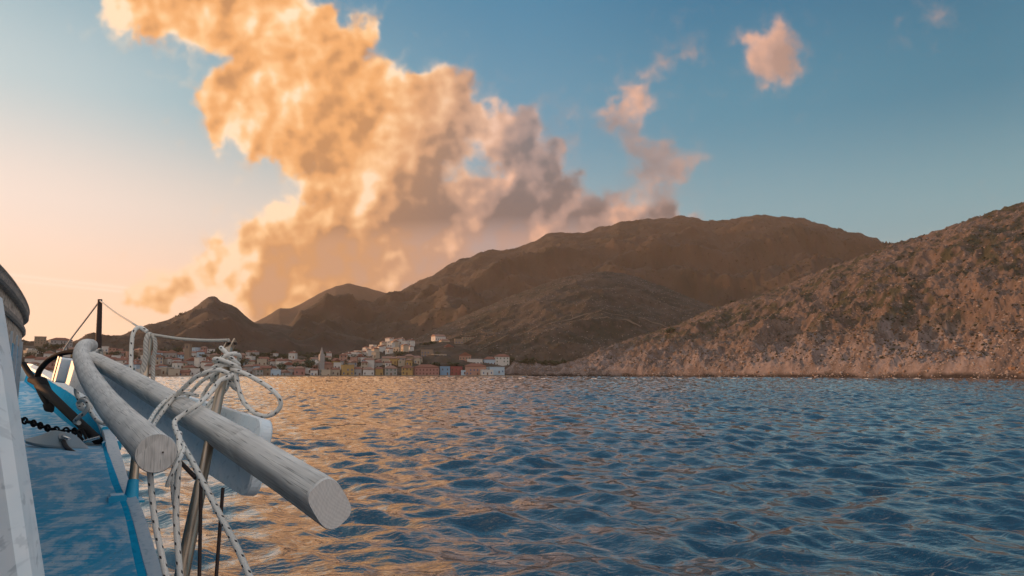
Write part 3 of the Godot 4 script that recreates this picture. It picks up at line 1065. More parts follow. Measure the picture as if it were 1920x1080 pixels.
	town = make_hill([[-420, 640, 900, 560], [-200, 645, 900, 570], [0, 648, 900, 580], [60, 648, 900, 590], [120, 653, 890, 600], [180, 658, 880, 600], [250, 657, 880, 600], [330, 655, 880, 600], [400, 660, 880, 600], [460, 663, 880, 600], [520, 666, 880, 600], [580, 667, 880, 600], [640, 668, 880, 600], [680, 660, 880, 600], [720, 648, 880, 600], [760, 643, 880, 605], [800, 640, 880, 610], [830, 636, 880, 610], [870, 640, 880, 610], [900, 646, 880, 615], [960, 660, 860, 620], [1000, 668, 840, 630], [1060, 678, 800, 640], [1130, 694, 760, 650], [1180, 704, 720, 655]], 7.0, 0.012, 0.92, 5)
	structure("town_slope", hill_mesh(town, 420, 80, near_tone), M["ground"])
	coast = make_hill([[930, 704, 690, 640], [980, 698, 690, 622], [1040, 690, 690, 600], [1100, 668, 690, 575], [1200, 633, 690, 540], [1280, 606, 690, 512], [1340, 580, 680, 490], [1400, 562, 670, 470], [1440, 550, 665, 458], [1500, 525, 655, 440], [1560, 500, 645, 424], [1620, 478, 635, 410], [1680, 458, 625, 396], [1740, 440, 620, 384], [1800, 420, 615, 372], [1860, 400, 610, 362], [1920, 383, 605, 352], [2100, 330, 600, 325], [2400, 280, 600, 290], [2800, 260, 600, 250]], 12.0, 0.0095, 0.86, 6)
	coast.cliff = 3.5
	coast.fine = noise(0.11, 4, 66, FastNoiseLite.FRACTAL_RIDGED)
	structure("rocky_coast", hill_mesh(coast, 900, 260, coast_tone), M["rocky"])
	# rocks and scrub lying about on the slopes
	var spots := [[], [], [], []]
	for k in 26000:
		var px := rng.randf_range(960, 2150)
		var v := pow(rng.randf(), 1.6) * 1.02
		var p := coast.point(px, v)
		if p.y < 1.0:
			continue
		var q := patch.get_noise_2d(p.x * 1.6, p.z * 1.6) + fine.get_noise_2d(p.x * 1.7, p.z * 1.7)
		var s := rng.randf_range(0.3, 0.8) * (1.0 + 1.3 * pow(rng.randf(), 6.0))
		if rng.randf() < 0.62 and q > -0.3:
			spots[0 if rng.randf() < 0.78 else 1].append([p - Vector3(0, s * 0.25, 0), Vector3(s * rng.randf_range(0.8, 1.8), s * rng.randf_range(0.6, 1.2), s * rng.randf_range(0.8, 1.8)), rng.randf() * TAU])
		elif p.y > 10.0:
			spots[2 if rng.randf() < 0.55 else 3].append([p, Vector3(s * 1.3, s * 0.9, s * 1.3), rng.randf() * TAU])
	for k in 2600:                                   # the broken shore
		var px := rng.randf_range(1040, 2200)
		var p := coast.point(px, rng.randf_range(0.0, 0.13))
		var s := rng.randf_range(0.4, 1.0) * (1.0 + 1.6 * pow(rng.randf(), 6.0))
		spots[0 if rng.randf() < 0.85 else 1].append([p - Vector3(0, s * 0.2, 0), Vector3(s * rng.randf_range(0.8, 1.6), s * rng.randf_range(0.7, 1.5), s * rng.randf_range(0.8, 1.6)), rng.randf() * TAU])
	for k in 12000:
		var px := rng.randf_range(780, 1480)
		var v := rng.randf_range(0.04, 1.0)
		var p := front_hill.point(px, v)
		var s := rng.randf_range(0.5, 1.3)
		var r := rng.randf()
		var kind := 2 if r < 0.55 else (3 if r < 0.8 else 0)
		spots[kind].append([p, Vector3(s * rng.randf_range(1.0, 1.7), s * 0.9, s * rng.randf_range(1.0, 1.7)), rng.randf() * TAU])
	for k in 26000:                                  # bushes on the far slopes
		var p := mountain.point(rng.randf_range(560, 1750), pow(rng.randf(), 0.8))
		var s := rng.randf_range(1.2, 3.2)
		spots[2 if rng.randf() < 0.7 else 3].append([p, Vector3(s * rng.randf_range(1.0, 1.6), s * 0.8, s * rng.randf_range(1.0, 1.6)), rng.randf() * TAU])
	for k in 9000:
		var p := castle_hill.point(rng.randf_range(-300, 760), rng.randf())
		var s := rng.randf_range(0.8, 2.0)
		spots[2 if rng.randf() < 0.7 else 3].append([p, Vector3(s * 1.3, s * 0.8, s * 1.3), rng.randf() * TAU])
	scatter("pale_rocks", "pale grey limestone rocks scattered over the slopes above the shore", "rocks", stone_mesh(1, 0.75), M["stone_pale"], spots[0])
	scatter("warm_rocks", "reddish brown rocks scattered over the right hand hillside", "rocks", stone_mesh(2, 0.8), M["stone_warm"], spots[1])
	scatter("green_scrub", "low dark green scrub dotted over the hillsides", "scrub", stone_mesh(3, 0.9), M["scrub"], spots[2])
	scatter("dry_scrub", "low dry brown scrub dotted over the hillsides", "scrub", stone_mesh(4, 0.9), M["scrub_dry"], spots[3])
	# tracks across the front hill
	for tr in [[[[880, 0.2], [930, 0.26], [990, 0.33], [1050, 0.37], [1120, 0.42]], 2.6], [[[1085, 0.36], [1110, 0.4], [1150, 0.41], [1210, 0.41], [1260, 0.42]], 2.2], [[[1085, 0.36], [1100, 0.33], [1150, 0.345], [1200, 0.35]], 2.6]]:
		var pts := PackedVector3Array()
		for k in tr[0].size():
			pts.append(Vector3(tr[0][k][0], tr[0][k][1], 0))
		pts = smooth_path(pts, 8)
		var p := PackedVector3Array()
		for side in 2:
			for q in pts:
				p.append(front_hill.point(q.x, q.y + side * tr[1] / 450.0) + Vector3(0, 0.7, 0))
		structure("dirt_track", sheet(p, pts.size(), 2, Vector3.UP), M["track"])

func make_town() -> void:
	rng.seed = 4711
	make_house_meshes()
	make_crowns()
	trunk_mesh = tube(PackedVector3Array([Vector3(0, -0.1, 0), Vector3(0.01, 0.15, 0), Vector3(-0.01, 0.4, 0.01), Vector3(0.01, 0.7, 0)]), 0.04, 7, [1.3, 1.0, 0.7, 0.3])
	# the quay
	var q := PackedVector3Array()
	for k in 60:
		var px := lerpf(-300, 985, k / 59.0)
		var kk := town.key(px)
		var p := far_at(px, 702, kk[2] - 3.0)
		q.append(Vector3(p.x, 0.2, p.z))
	structure("quay", sweep(q, box_section(5.0, 1.0, 0.1), [1.0], Vector3.UP, true), M["stone"])
	var words := {"white": "white", "cream": "cream", "ochre": "yellow ochre", "pink": "pink", "salmon": "salmon", "blue": "blue", "red": "dark red", "stone": "bare stone", "grey": "grey", "pale_blue": "pale blue"}
	var row_names := ["waterfront row", "second row up", "third row up", "fourth row up", "fifth row up", "topmost row"]
	var rows := [[0.05, 45.0, 640.0, 0.93], [0.17, 60.0, 770.0, 0.85], [0.31, 50.0, 790.0, 0.78], [0.46, 55.0, 700.0, 0.72], [0.62, 60.0, 640.0, 0.62], [0.8, 80.0, 640.0, 0.5]]
	var tree_n := 0
	for r in rows.size():
		var px: float = rows[r][1] + rng.randf() * 8.0
		var nth := 0
		tree_n = 0
		while px < rows[r][2]:
			var v: float = rows[r][0] + rng.randf_range(-0.035, 0.035)
			var w := rng.randf_range(5.0, 9.5)
			var p := town.point(px, v)
			var depth := Vector2(p.x, p.z).length() * cos(atan2(p.x, -p.z))
			var wpx := w * F / depth
			var keep: float = rows[r][3]
			if r >= 3 and px > 480.0 and px < 645.0:
				keep *= 0.45
			if rng.randf() < keep:
				nth += 1
				var wall: String = ["white", "white", "white", "cream", "cream", "grey", "pale_blue", "salmon", "stone", "pink", "ochre", "white", "cream", "white", "grey", "white"][rng.randi() % 16]
				var roof: String = ["hip", "hip", "hip", "gable", "gable front", "flat", "flat"][rng.randi() % 7]
				var h: float = [3.3, 4.8, 5.6, 6.0, 5.4][rng.randi() % 5]
				var roof_word: String = {"hip": "hipped tile roof", "gable": "tiled roof", "gable front": "front gable", "flat": "flat roof"}[roof]
				house(p, to_cam(p) + rng.randfn(0.0, 0.25), w, h, rng.randf_range(7.0, 10.0), wall, roof, "%s house with %s, %s from left in %s of town" % [words[wall], roof_word, ordinal(nth), row_names[r]])
				px += wpx * rng.randf_range(0.82, 1.25)
			else:
				tree_n += 1
				var t := town.point(px + wpx * 0.3, v + 0.03)
				tree(t, rng.randf_range(4.0, 8.5), rng.randf_range(6.0, 11.0), "dark bushy tree, %s from the left among the houses in %s" % [ordinal(tree_n), row_names[r]], "trees among the town houses")
				px += wpx * 0.6
	# houses one can pick out along the right end of the town: px, base py, width px, height px, distance, wall, roof, turn, label
	var named := [
		[651, 704, 22, 19, 612, "ochre", "flat", 0.1, "yellow ochre block with a flat roof right of the bell tower"],
		[671, 704, 15, 12, 612, "grey", "hip", -0.1, "small grey house between the ochre block and a white quayside house"],
		[690, 704, 20, 11, 611, "white", "hip", 0.1, "low white quayside house with dark windows, left of the small yellow house"],
		[711, 704, 14, 12, 612, "ochre", "hip", 0.0, "small yellow house on the quay left of a grey terrace"],
		[732, 704, 22, 13, 612, "grey", "hip", 0.1, "wide grey terrace house on the quay left of the yellow house pair"],
		[764, 703, 20, 13, 612, "ochre", "gable front", -0.1, "yellow gabled house on the quay left of the long pink warehouse"],
		[799, 704, 44, 15, 618, "pink", "hip", 0.12, "long pink warehouse with a red roof on the quay"],
		[834, 703, 18, 15, 622, "blue", "flat", 0.05, "bright blue house on the quay beside a dark red one"],
		[856, 703, 22, 15, 624, "red", "flat", -0.05, "dark red house on the quay beside a bright blue one"],
		[869, 702, 9, 7, 618, "pale_blue", "flat", 0.0, "tiny pale blue shed between dark red and salmon houses"],
		[891, 704, 38, 17, 622, "salmon", "hip", 0.1, "big salmon house with a hipped red roof near the end of the quay"],
		[912, 703, 22, 9, 616, "white", "flat", 0.2, "low white boathouse in front of the big salmon house"],
		[929, 700, 28, 11, 628, "pale_blue", "flat", 0.3, "long pale blue building at the right end of the quay"],
		[941, 687, 26, 18, 690, "white", "hip", 0.1, "tall white house with a red roof highest at the right end of town"],
		[918, 685, 22, 11, 690, "pale_blue", "hip", 0.1, "pale blue house joined to the left of the tall white house"],
		[890, 684, 28, 10, 685, "white", "flat", 0.05, "long low white house above the big salmon house"],
		[872, 681, 22, 14, 700, "salmon", "gable front", 0.0, "salmon gabled house above the dark red house"],
		[840, 662, 18, 11, 790, "white", "gable front", 0.15, "white gabled house standing alone below the bare stone ruins"],
		[860, 650, 16, 14, 840, "stone", "flat", 0.1, "left block of the bare stone ruins on the hillside"],
		[879, 647, 25, 14, 850, "stone", "flat", 0.1, "right block of the bare stone ruins on the hillside"],
		[823, 676, 24, 11, 720, "cream", "flat", 0.2, "cream house with dark windows above the long pink warehouse"],
		[801, 670, 22, 14, 745, "stone", "flat", -0.1, "bare stone house left of the cream house above the warehouse"],
		[780, 682, 24, 10, 700, "cream", "hip", 0.0, "cream house with a hipped roof directly behind the pink warehouse"],
		[822, 639, 22, 8, 870, "white", "gable", 0.5, "white house catching the sun at the top of the hill, below the front ridge"],
		[833, 648, 16, 9, 850, "cream", "hip", 0.3, "cream house beside the trees under the topmost sunlit house"]]
	for a in named:
		var p := far_at(a[0], a[1], a[4])
		var depth: float = a[4] * cos(atan2(p.x, -p.z))
		house(p, to_cam(p) + a[7], a[2] * depth / F, a[3] * depth / F, minf(a[2] * depth / F, 11.0), a[5], a[6], a[8], 7.0)
	# the steep quarter on the knoll that still catches the sun
	var cn := 0
	for k in 44:
		var t := k / 43.0
		var px := lerpf(650, 772, t) + rng.randf_range(-3, 3)
		var crest := lerpf(668, 640, smoothstep(0.0, 0.78, t)) + 6.0 * smoothstep(0.8, 1.0, t)
		var row := rng.randf()
		var p := far_at(px, crest + row * lerpf(7.0, 27.0, smoothstep(0.0, 0.7, t)), lerpf(850, 740, row))
		p.y = maxf(p.y, town.point(px, (Vector2(p.x, p.z).length() - 600.0) / 280.0).y)
		cn += 1
		house(p, to_cam(p) - rng.randf_range(0.6, 1.2), rng.randf_range(5.0, 8.0), rng.randf_range(3.6, 6.2), rng.randf_range(5.0, 7.0), "white" if rng.randf() < 0.6 else "cream", ["flat", "hip", "flat", "gable"][k % 4], "small pale house in sun on the knoll above town, %s from its left" % ordinal(cn), 9.0)
	# the bell tower, the old stone tower and the castle ruin
	var bp := far_at(602, 703, 640)
	var bell := thing("bell_tower", "slender pale bell tower with a pointed top rising over the quay", "tower", bp)
	bell.rotation.y = to_cam(bp) + 0.3
	bx("shaft", M["grey"], bell, Vector3(0, 8, 0), Vector3(4.2, 20, 4.2))
	bx("cornice", M["grey"], bell, Vector3(0, 12.2, 0), Vector3(4.8, 0.5, 4.8))
	bx("belfry", M["grey"], bell, Vector3(0, 15.2, 0), Vector3(3.2, 5.6, 3.2))
	for s in [-1, 1]:
		bx("opening", M["shutter_dark"], bell, Vector3(s * 0.75, 15.0, 1.6), Vector3(0.8, 2.4, 0.15))
	bx("cornice", M["grey"], bell, Vector3(0, 18.2, 0), Vector3(3.7, 0.4, 3.7))
	part("spire", tube(line(Vector3(0, 18.3, 0), Vector3(0, 24.5, 0), 4), 1.7, 8, [1.0, 0.75, 0.4, 0.06]), M["grey"], bell)
	var sp := far_at(351, 685, 700)
	var stower := thing("stone_tower", "square brown stone tower standing above the left part of town", "tower", sp)
	bx("shaft", M["stone"], stower, Vector3(0, 8, 0), Vector3(4.6, 22, 4.6))
	bx("cornice", M["stone"], stower, Vector3(0, 19.2, 0), Vector3(5.2, 0.5, 5.2))
	bx("opening", M["shutter_dark"], stower, Vector3(0, 16.5, 2.3), Vector3(1.0, 2.2, 0.15))
	var cp := far_at(398, 559, 1705)
	var ruin := thing("castle_ruin", "ruined castle wall crowning the pointed hill", "ruin", cp)
	for b in [[-9.0, 5.0, 9.0, 7.0], [1.0, 8.0, 8.0, 12.0], [8.0, 4.0, 7.0, 6.0], [15.0, 2.0, 8.0, 4.0]]:
		bx("wall", M["stone"], ruin, Vector3(b[0] * 0.6, b[1] / 4 - 4.0, 0), Vector3(b[2] * 0.6, b[3] * 0.5 + 6.0, 5.0))
	var hp := far_at(75, 645, 1180)
	house(hp, to_cam(hp), 14, 10, 12, "stone", "flat", "square stone house on the skyline left of the bow post", 8.0)
	hp = far_at(112, 655, 920)
	house(hp, to_cam(hp) + 0.2, 21, 10, 12, "grey", "hip", "wide grey house with low roof on the skyline behind the anchor arm", 8.0)
	# the grove at the end of the town and single trees on the skyline
	var gn := 0
	for k in 17:
		var t := k / 16.0
		var px := lerpf(958, 1062, t) + rng.randf_range(-3, 3)
		gn += 1
		var p := town.point(px, lerpf(0.32, 0.42, t) + rng.randf_range(-0.05, 0.05))
		tree(p, rng.randf_range(5.0, 8.0) + (4.0 if k == 15 else 0.0), rng.randf_range(6.0, 9.0), "dark tree, %s from the left in the grove right of town" % ordinal(gn), "trees of the grove right of town")
	var sn := 0
	for a in [[816, 648, 840, 6, 10], [806, 650, 830, 7, 11], [795, 651, 830, 6, 10], [785, 652, 835, 5, 10], [838, 655, 830, 8, 8], [822, 672, 730, 8, 7], [850, 690, 655, 6, 12], [815, 690, 655, 6, 11], [560, 699, 625, 10, 11], [585, 694, 640, 10, 10], [530, 699, 625, 9, 10], [742, 690, 660, 8, 7]]:
		sn += 1
		tree(far_at(a[0], a[1], a[2]), a[3], a[4], "dark spreading tree, %s of the larger trees between the houses" % ordinal(sn), "larger trees between the houses")
	sn = 0
	for a in [[329, 597, 1690], [337, 592, 1690], [172, 641, 1520], [1116, 588, 900], [1135, 592, 890], [1372, 570, 1000], [1260, 624, 640], [1045, 628, 850]]:
		sn += 1
		tree(far_at(a[0], a[1], a[2]) - Vector3(0, 1.5, 0), 5.0 + a[2] * 0.003, 7.0 + a[2] * 0.003, "lone dark bush on a bare slope, %s of eight" % ordinal(sn), "lone bushes on the slopes")
# ---------------------------------------------------------------- the boat
var boat: Node3D

func bpart(called: String, mesh: Mesh, m: Material, parent: Node = null) -> MeshInstance3D:   # a part given in world places
	if parent == null:
		return part(called, mesh, m, boat, Transform3D(Basis.IDENTITY, -boat.position))
	return part(called, mesh, m, parent)

func strip(a: PackedVector3Array, b: PackedVector3Array, out: Vector3, rows := 2) -> ArrayMesh:
	var p := PackedVector3Array()
	for j in rows:
		for i in a.size():
			p.append(a[i].lerp(b[i], float(j) / (rows - 1)))
	return sheet(p, a.size(), rows, out)

func slab(a: PackedVector3Array, b: PackedVector3Array, thick: float) -> ArrayMesh:       # a plank between two edges, with thickness and eased edges
	var v := PackedVector3Array()
	var n := a.size()
	var e := 0.18
	for i in n:
		var w := (b[i] - a[i])
		var dn := Vector3(0, -thick, 0)
		v.append_array([a[i] + dn, a[i] + dn * 0.3, a[i] + w * 0.06, b[i] - w * 0.06, b[i] + dn * 0.3, b[i] + dn])
	var p := PackedVector3Array()
	for k in 6:
		for i in n:
			p.append(v[i * 6 + k])
	var st := SurfaceTool.new()
	st.begin(Mesh.PRIMITIVE_TRIANGLES)
	var out := [-1.0, -0.5, 1.0, 0.5, -1.0]
	for k in 5:
		var side := a[0] - b[0]
		var dir: Vector3 = [side, side + Vector3.UP * 0.1, Vector3.UP, -side + Vector3.UP * 0.1, -side][k]
		var m := sheet(p.slice(k * n, (k + 2) * n), n, 2, dir)
		st.append_from(m, 0, Transform3D.IDENTITY)
	return st.commit()

func make_boat() -> void:
	var d := [1.6, 2.05, 2.5, 2.85, 3.3, 3.9, 4.5, 5.2, 6.2, 6.9]
	var bot_px := [[310, 1250], [258, 1080], [232, 960], [207, 900], [195, 850], [185, 830], [135, 800], [100, 772], [68, 735], [45, 715]]
	var top_px := [[336, 1250], [277, 1080], [245, 960], [222, 900], [204, 850], [193, 805], [165, 765], [133, 735], [80, 701], [55, 688]]
	var cap_px := [[385, 1250], [310, 1080], [270, 960], [243, 900], [228, 850], [212, 805], [185, 758], [152, 725], [92, 695], [62, 683]]
	var left_x := [-180.0, -60.0, -60.0, -60.0, -60.0, -60.0, -60.0, -60.0, -60.0, -60.0]
	var bot := PackedVector3Array()
	var top := PackedVector3Array()
	var cap := PackedVector3Array()
	var left := PackedVector3Array()
	for i in d.size():
		bot.append(at(bot_px[i][0], bot_px[i][1], d[i]))
		top.append(at(top_px[i][0], top_px[i][1], d[i]))
		cap.append(at(cap_px[i][0], cap_px[i][1], d[i]))
		left.append(at(left_x[i], bot_px[i][1], d[i]))
	bot = smooth_path(bot, 6)
	top = smooth_path(top, 6)
	cap = smooth_path(cap, 6)
	left = smooth_path(left, 6)
	boat = thing("fishing_boat", "blue and white wooden fishing boat with patchy blue deck in the foreground", "boat", Vector3(bot[20].x, 0, bot[20].z))
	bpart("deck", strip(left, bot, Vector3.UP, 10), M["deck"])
	bpart("bulwark", strip(bot, top, Vector3(-1, 0.3, 0.3), 4), M["blue_worn"])
	var cap2 := PackedVector3Array()
	for i in top.size():
		cap2.append(top[i] - (cap[i] - top[i]) * 0.12)
	var cap_r := cap.duplicate()
	bpart("cap_rail", slab(cap2, cap_r, 0.035), M["cap"])
	var low := PackedVector3Array()
	var foot := PackedVector3Array()
	for i in cap.size():
		low.append(cap[i] + (top[i] - cap[i]) * 0.25 - Vector3(0, 0.035, 0))
		foot.append(Vector3(cap[i].x * 1.02 - 0.25, -0.6, cap[i].z))
	bpart("hull_side", strip(low, foot, Vector3(1, 0, 0.5), 6), M["white_paint"])
	# the port side, which meets the starboard side at the stem
	var ptop := smooth_path(PackedVector3Array([cap[cap.size() - 1], at(34, 681, 7.9), at(6, 683, 7.7), at(-60, 688, 7.0), at(-170, 697, 6.0), at(-350, 712, 5.0), at(-700, 740, 4.0)]), 6)
	var pbot := PackedVector3Array()
	var pfoot := PackedVector3Array()
	var pin := PackedVector3Array()
	for i in ptop.size():
		var q := ptop[i]
		pbot.append(Vector3(q.x + 0.05, q.y - 0.45, q.z + 0.03))
		pin.append(Vector3(q.x + 0.07, q.y, q.z + 0.05))
		pfoot.append(Vector3(q.x * 0.97, -0.6, q.z * 0.97))
	bpart("bulwark", strip(pbot, pin, Vector3(1, 0, 1), 3), M["blue_worn"])
	bpart("cap_rail", slab(pin, ptop, 0.035), M["cap"])
	bpart("hull_side", strip(ptop, pfoot, Vector3(-1, 0, -1), 6), M["white_paint"])
	# deck blocks and sockets beside the rail
	var ahead := (bot[24] - bot[12]).normalized()
	var bb := Basis(Vector3.UP.cross(ahead).normalized(), Vector3.UP, ahead).orthonormalized()
	for q in [[219, 941, 2.62, 0.06, 0.055, 0.06], [205, 808, 3.95, 0.085, 0.055, 0.1], [209, 836, 3.62, 0.085, 0.05, 0.06]]:
		bpart("deck_block", block(at(q[0], q[1], q[2]), Vector3(q[3], q[4], q[5]), bb, 0.008), M["blue_paint"])
	# stanchion through the rail, with its blue painted socket
	var p2a := at(246, 936, 2.66)
	var p2b := at(280, 628, 3.05)
	var st2 := bpart("stanchion", tube(line(p2a, p2b, 6), 0.0165, 14, [1.06, 0.86]), M["steel"])
	bpart("socket", tube(PackedVector3Array([p2a - (p2b - p2a) * 0.02, p2a + (p2b - p2a) * 0.04, p2a + (p2b - p2a) * 0.1]), 0.026, 14, [1.0, 0.9, 0.75]), M["blue_paint"], st2)
	bpart("socket_plate", block(at(248, 938, 2.66), Vector3(0.075, 0.008, 0.09), bb, 0.002), M["blue_paint"], st2)
	# leaning tube by the oars, with a forked head
	var p1a := at(318, 1190, 1.46)
	var p1b := at(429, 655, 2.12)
	var p1m := p1a.lerp(p1b, 0.44)
	bpart("stanchion", tube(line(p1a, p1m, 3), 0.0165, 16, [1.0, 0.95]), M["steel"])
	var head := bpart("stanchion_top", tube(line(p1m - (p1b - p1a) * 0.01, p1b, 4), 0.0135, 16, [1.0, 0.88]), M["steel"])
	var along := (p1b - p1a).normalized()
	for s in [-1, 1]:
		var c: Vector3 = p1b + Vector3(1, 0, 0.2).normalized() * 0.0095 * s
		bpart("fork", block(c + along * 0.016, Vector3(0.005, 0.02, 0.045), Basis(Vector3(1, 0, 0.2).normalized(), along.cross(Vector3(1, 0, 0.2)).normalized(), along).orthonormalized(), 0.001), M["steel"], head)
	bpart("fork_pin", tube(line(p1b + along * 0.026 - Vector3(0.018, 0, 0.003), p1b + along * 0.026 + Vector3(0.02, 0, 0.003)), 0.004, 8), M["rust"], head)
	bpart("stay_rod", tube(line(at(377, 905, 1.66), at(372, 1180, 1.5)), 0.0042, 8), M["rust"])
	bpart("stay_rod", tube(line(at(418, 915, 1.72), at(398, 1180, 1.56)), 0.0042, 8), M["rust"])
	bpart("brace_rod", tube(line(at(330, 858, 1.86), at(368, 897, 1.78)), 0.0055, 8), M["rust"])
	# bow post
	var bp_a := at(182, 720, 5.0)
	var bp_b := at(187.5, 561, 5.0)
	bpart("bow_post", tube(line(bp_a, bp_b, 6), 0.021, 12, [1.15, 0.72]), M["rust"])
	# cabin: its wall follows a curve in plan
	var plan := PackedVector3Array([Vector3(-0.3, EYE, 0.4), Vector3(-0.62, EYE, -0.4), Vector3(-0.92, EYE, -0.95)])
	for q in [[-110, 1.55], [-66, 1.75], [-32, 2.0], [-8, 2.27], [12, 2.62], [24, 2.95], [31, 3.3], [32, 3.6], [24, 3.85], [0, 4.1], [-40, 4.3], [-160, 4.5], [-400, 4.7]]:
		var g := at(q[0], 702, q[1])
		plan.append(Vector3(g.x, EYE, g.z))
	plan = smooth_path(plan, 6)
	var wall_up := func(y0: float, y1: float, off: float) -> ArrayMesh:
		var a := PackedVector3Array()
		var b := PackedVector3Array()
		for i in plan.size():
			var t := (plan[mini(i + 1, plan.size() - 1)] - plan[maxi(i - 1, 0)]).normalized()
			var nrm := Vector3(-t.z, 0, t.x)
			a.append(plan[i] + nrm * off + Vector3(0, y0, 0))
			b.append(plan[i] + nrm * off + Vector3(0, y1, 0))
		return strip(a, b, Vector3(1, 0, 0.4), 3)
	var cabin := bpart("cabin_wall", wall_up.call(-0.9, 0.28, 0.0), M["panel_blue"])
	bpart("upper_wall", wall_up.call(0.12, 0.285, 0.006), M["peeling"], cabin)
	var mould := func(y: float, w: float, h: float, off: float) -> ArrayMesh:
		var a := PackedVector3Array()
		for i in plan.size():
			var t := (plan[mini(i + 1, plan.size() - 1)] - plan[maxi(i - 1, 0)]).normalized()
			a.append(plan[i] + Vector3(-t.z, 0, t.x) * off + Vector3(0, y, 0))
		return sweep(a, box_section(w, h, 0.006), [1.0], Vector3.UP, true)
	bpart("cornice", mould.call(0.285, 0.014, 0.017, 0.014), M["dark_trim"], cabin)
	bpart("cornice_cap", mould.call(0.306, 0.016, 0.005, 0.014), M["peeling"], cabin)
	bpart("moulding", mould.call(0.208, 0.008, 0.013, 0.012), M["dark_trim"], cabin)
	# battens and sunk panels of the cabin side
	for i in range(26, 64, 5):
		var t := (plan[i + 1] - plan[i - 1]).normalized()
		var nrm := Vector3(-t.z, 0, t.x)
		var b := Basis(t, Vector3.UP, t.cross(Vector3.UP)).orthonormalized()
		bpart("batten", block(plan[i] + nrm * 0.004 + Vector3(0, -0.35, 0), Vector3(0.016, 1.02, 0.018), b, 0.004), M["cap"], cabin)
		var t2 := (plan[i + 2] - plan[i]).normalized()
		var b2 := Basis(t2, Vector3.UP, t2.cross(Vector3.UP)).orthonormalized()
		bpart("panel", block(plan[i + 2] + nrm * 0.003 + Vector3(0, -0.3, 0), Vector3(0.07, 0.84, 0.012), b2, 0.002), M["blue_paint"], cabin)
	var roof := PackedVector3Array()
	for q in plan:
		roof.append(q + Vector3(0, 0.31, 0))
	var back := PackedVector3Array()
	for q in plan:
		back.append(Vector3(-4.4, EYE + 0.36, q.z))
	bpart("cabin_roof", strip(roof, back, Vector3.UP, 3), M["white_paint"])
	# white post close by at the left
	var wp := sweep(line(at(-48, 560, 0.95), at(40, 1180, 0.84), 4), box_section(0.026, 0.03, 0.011), [1.0], Vector3(0.3, 0, 1), true)
	bpart("door_post", wp, M["board"])

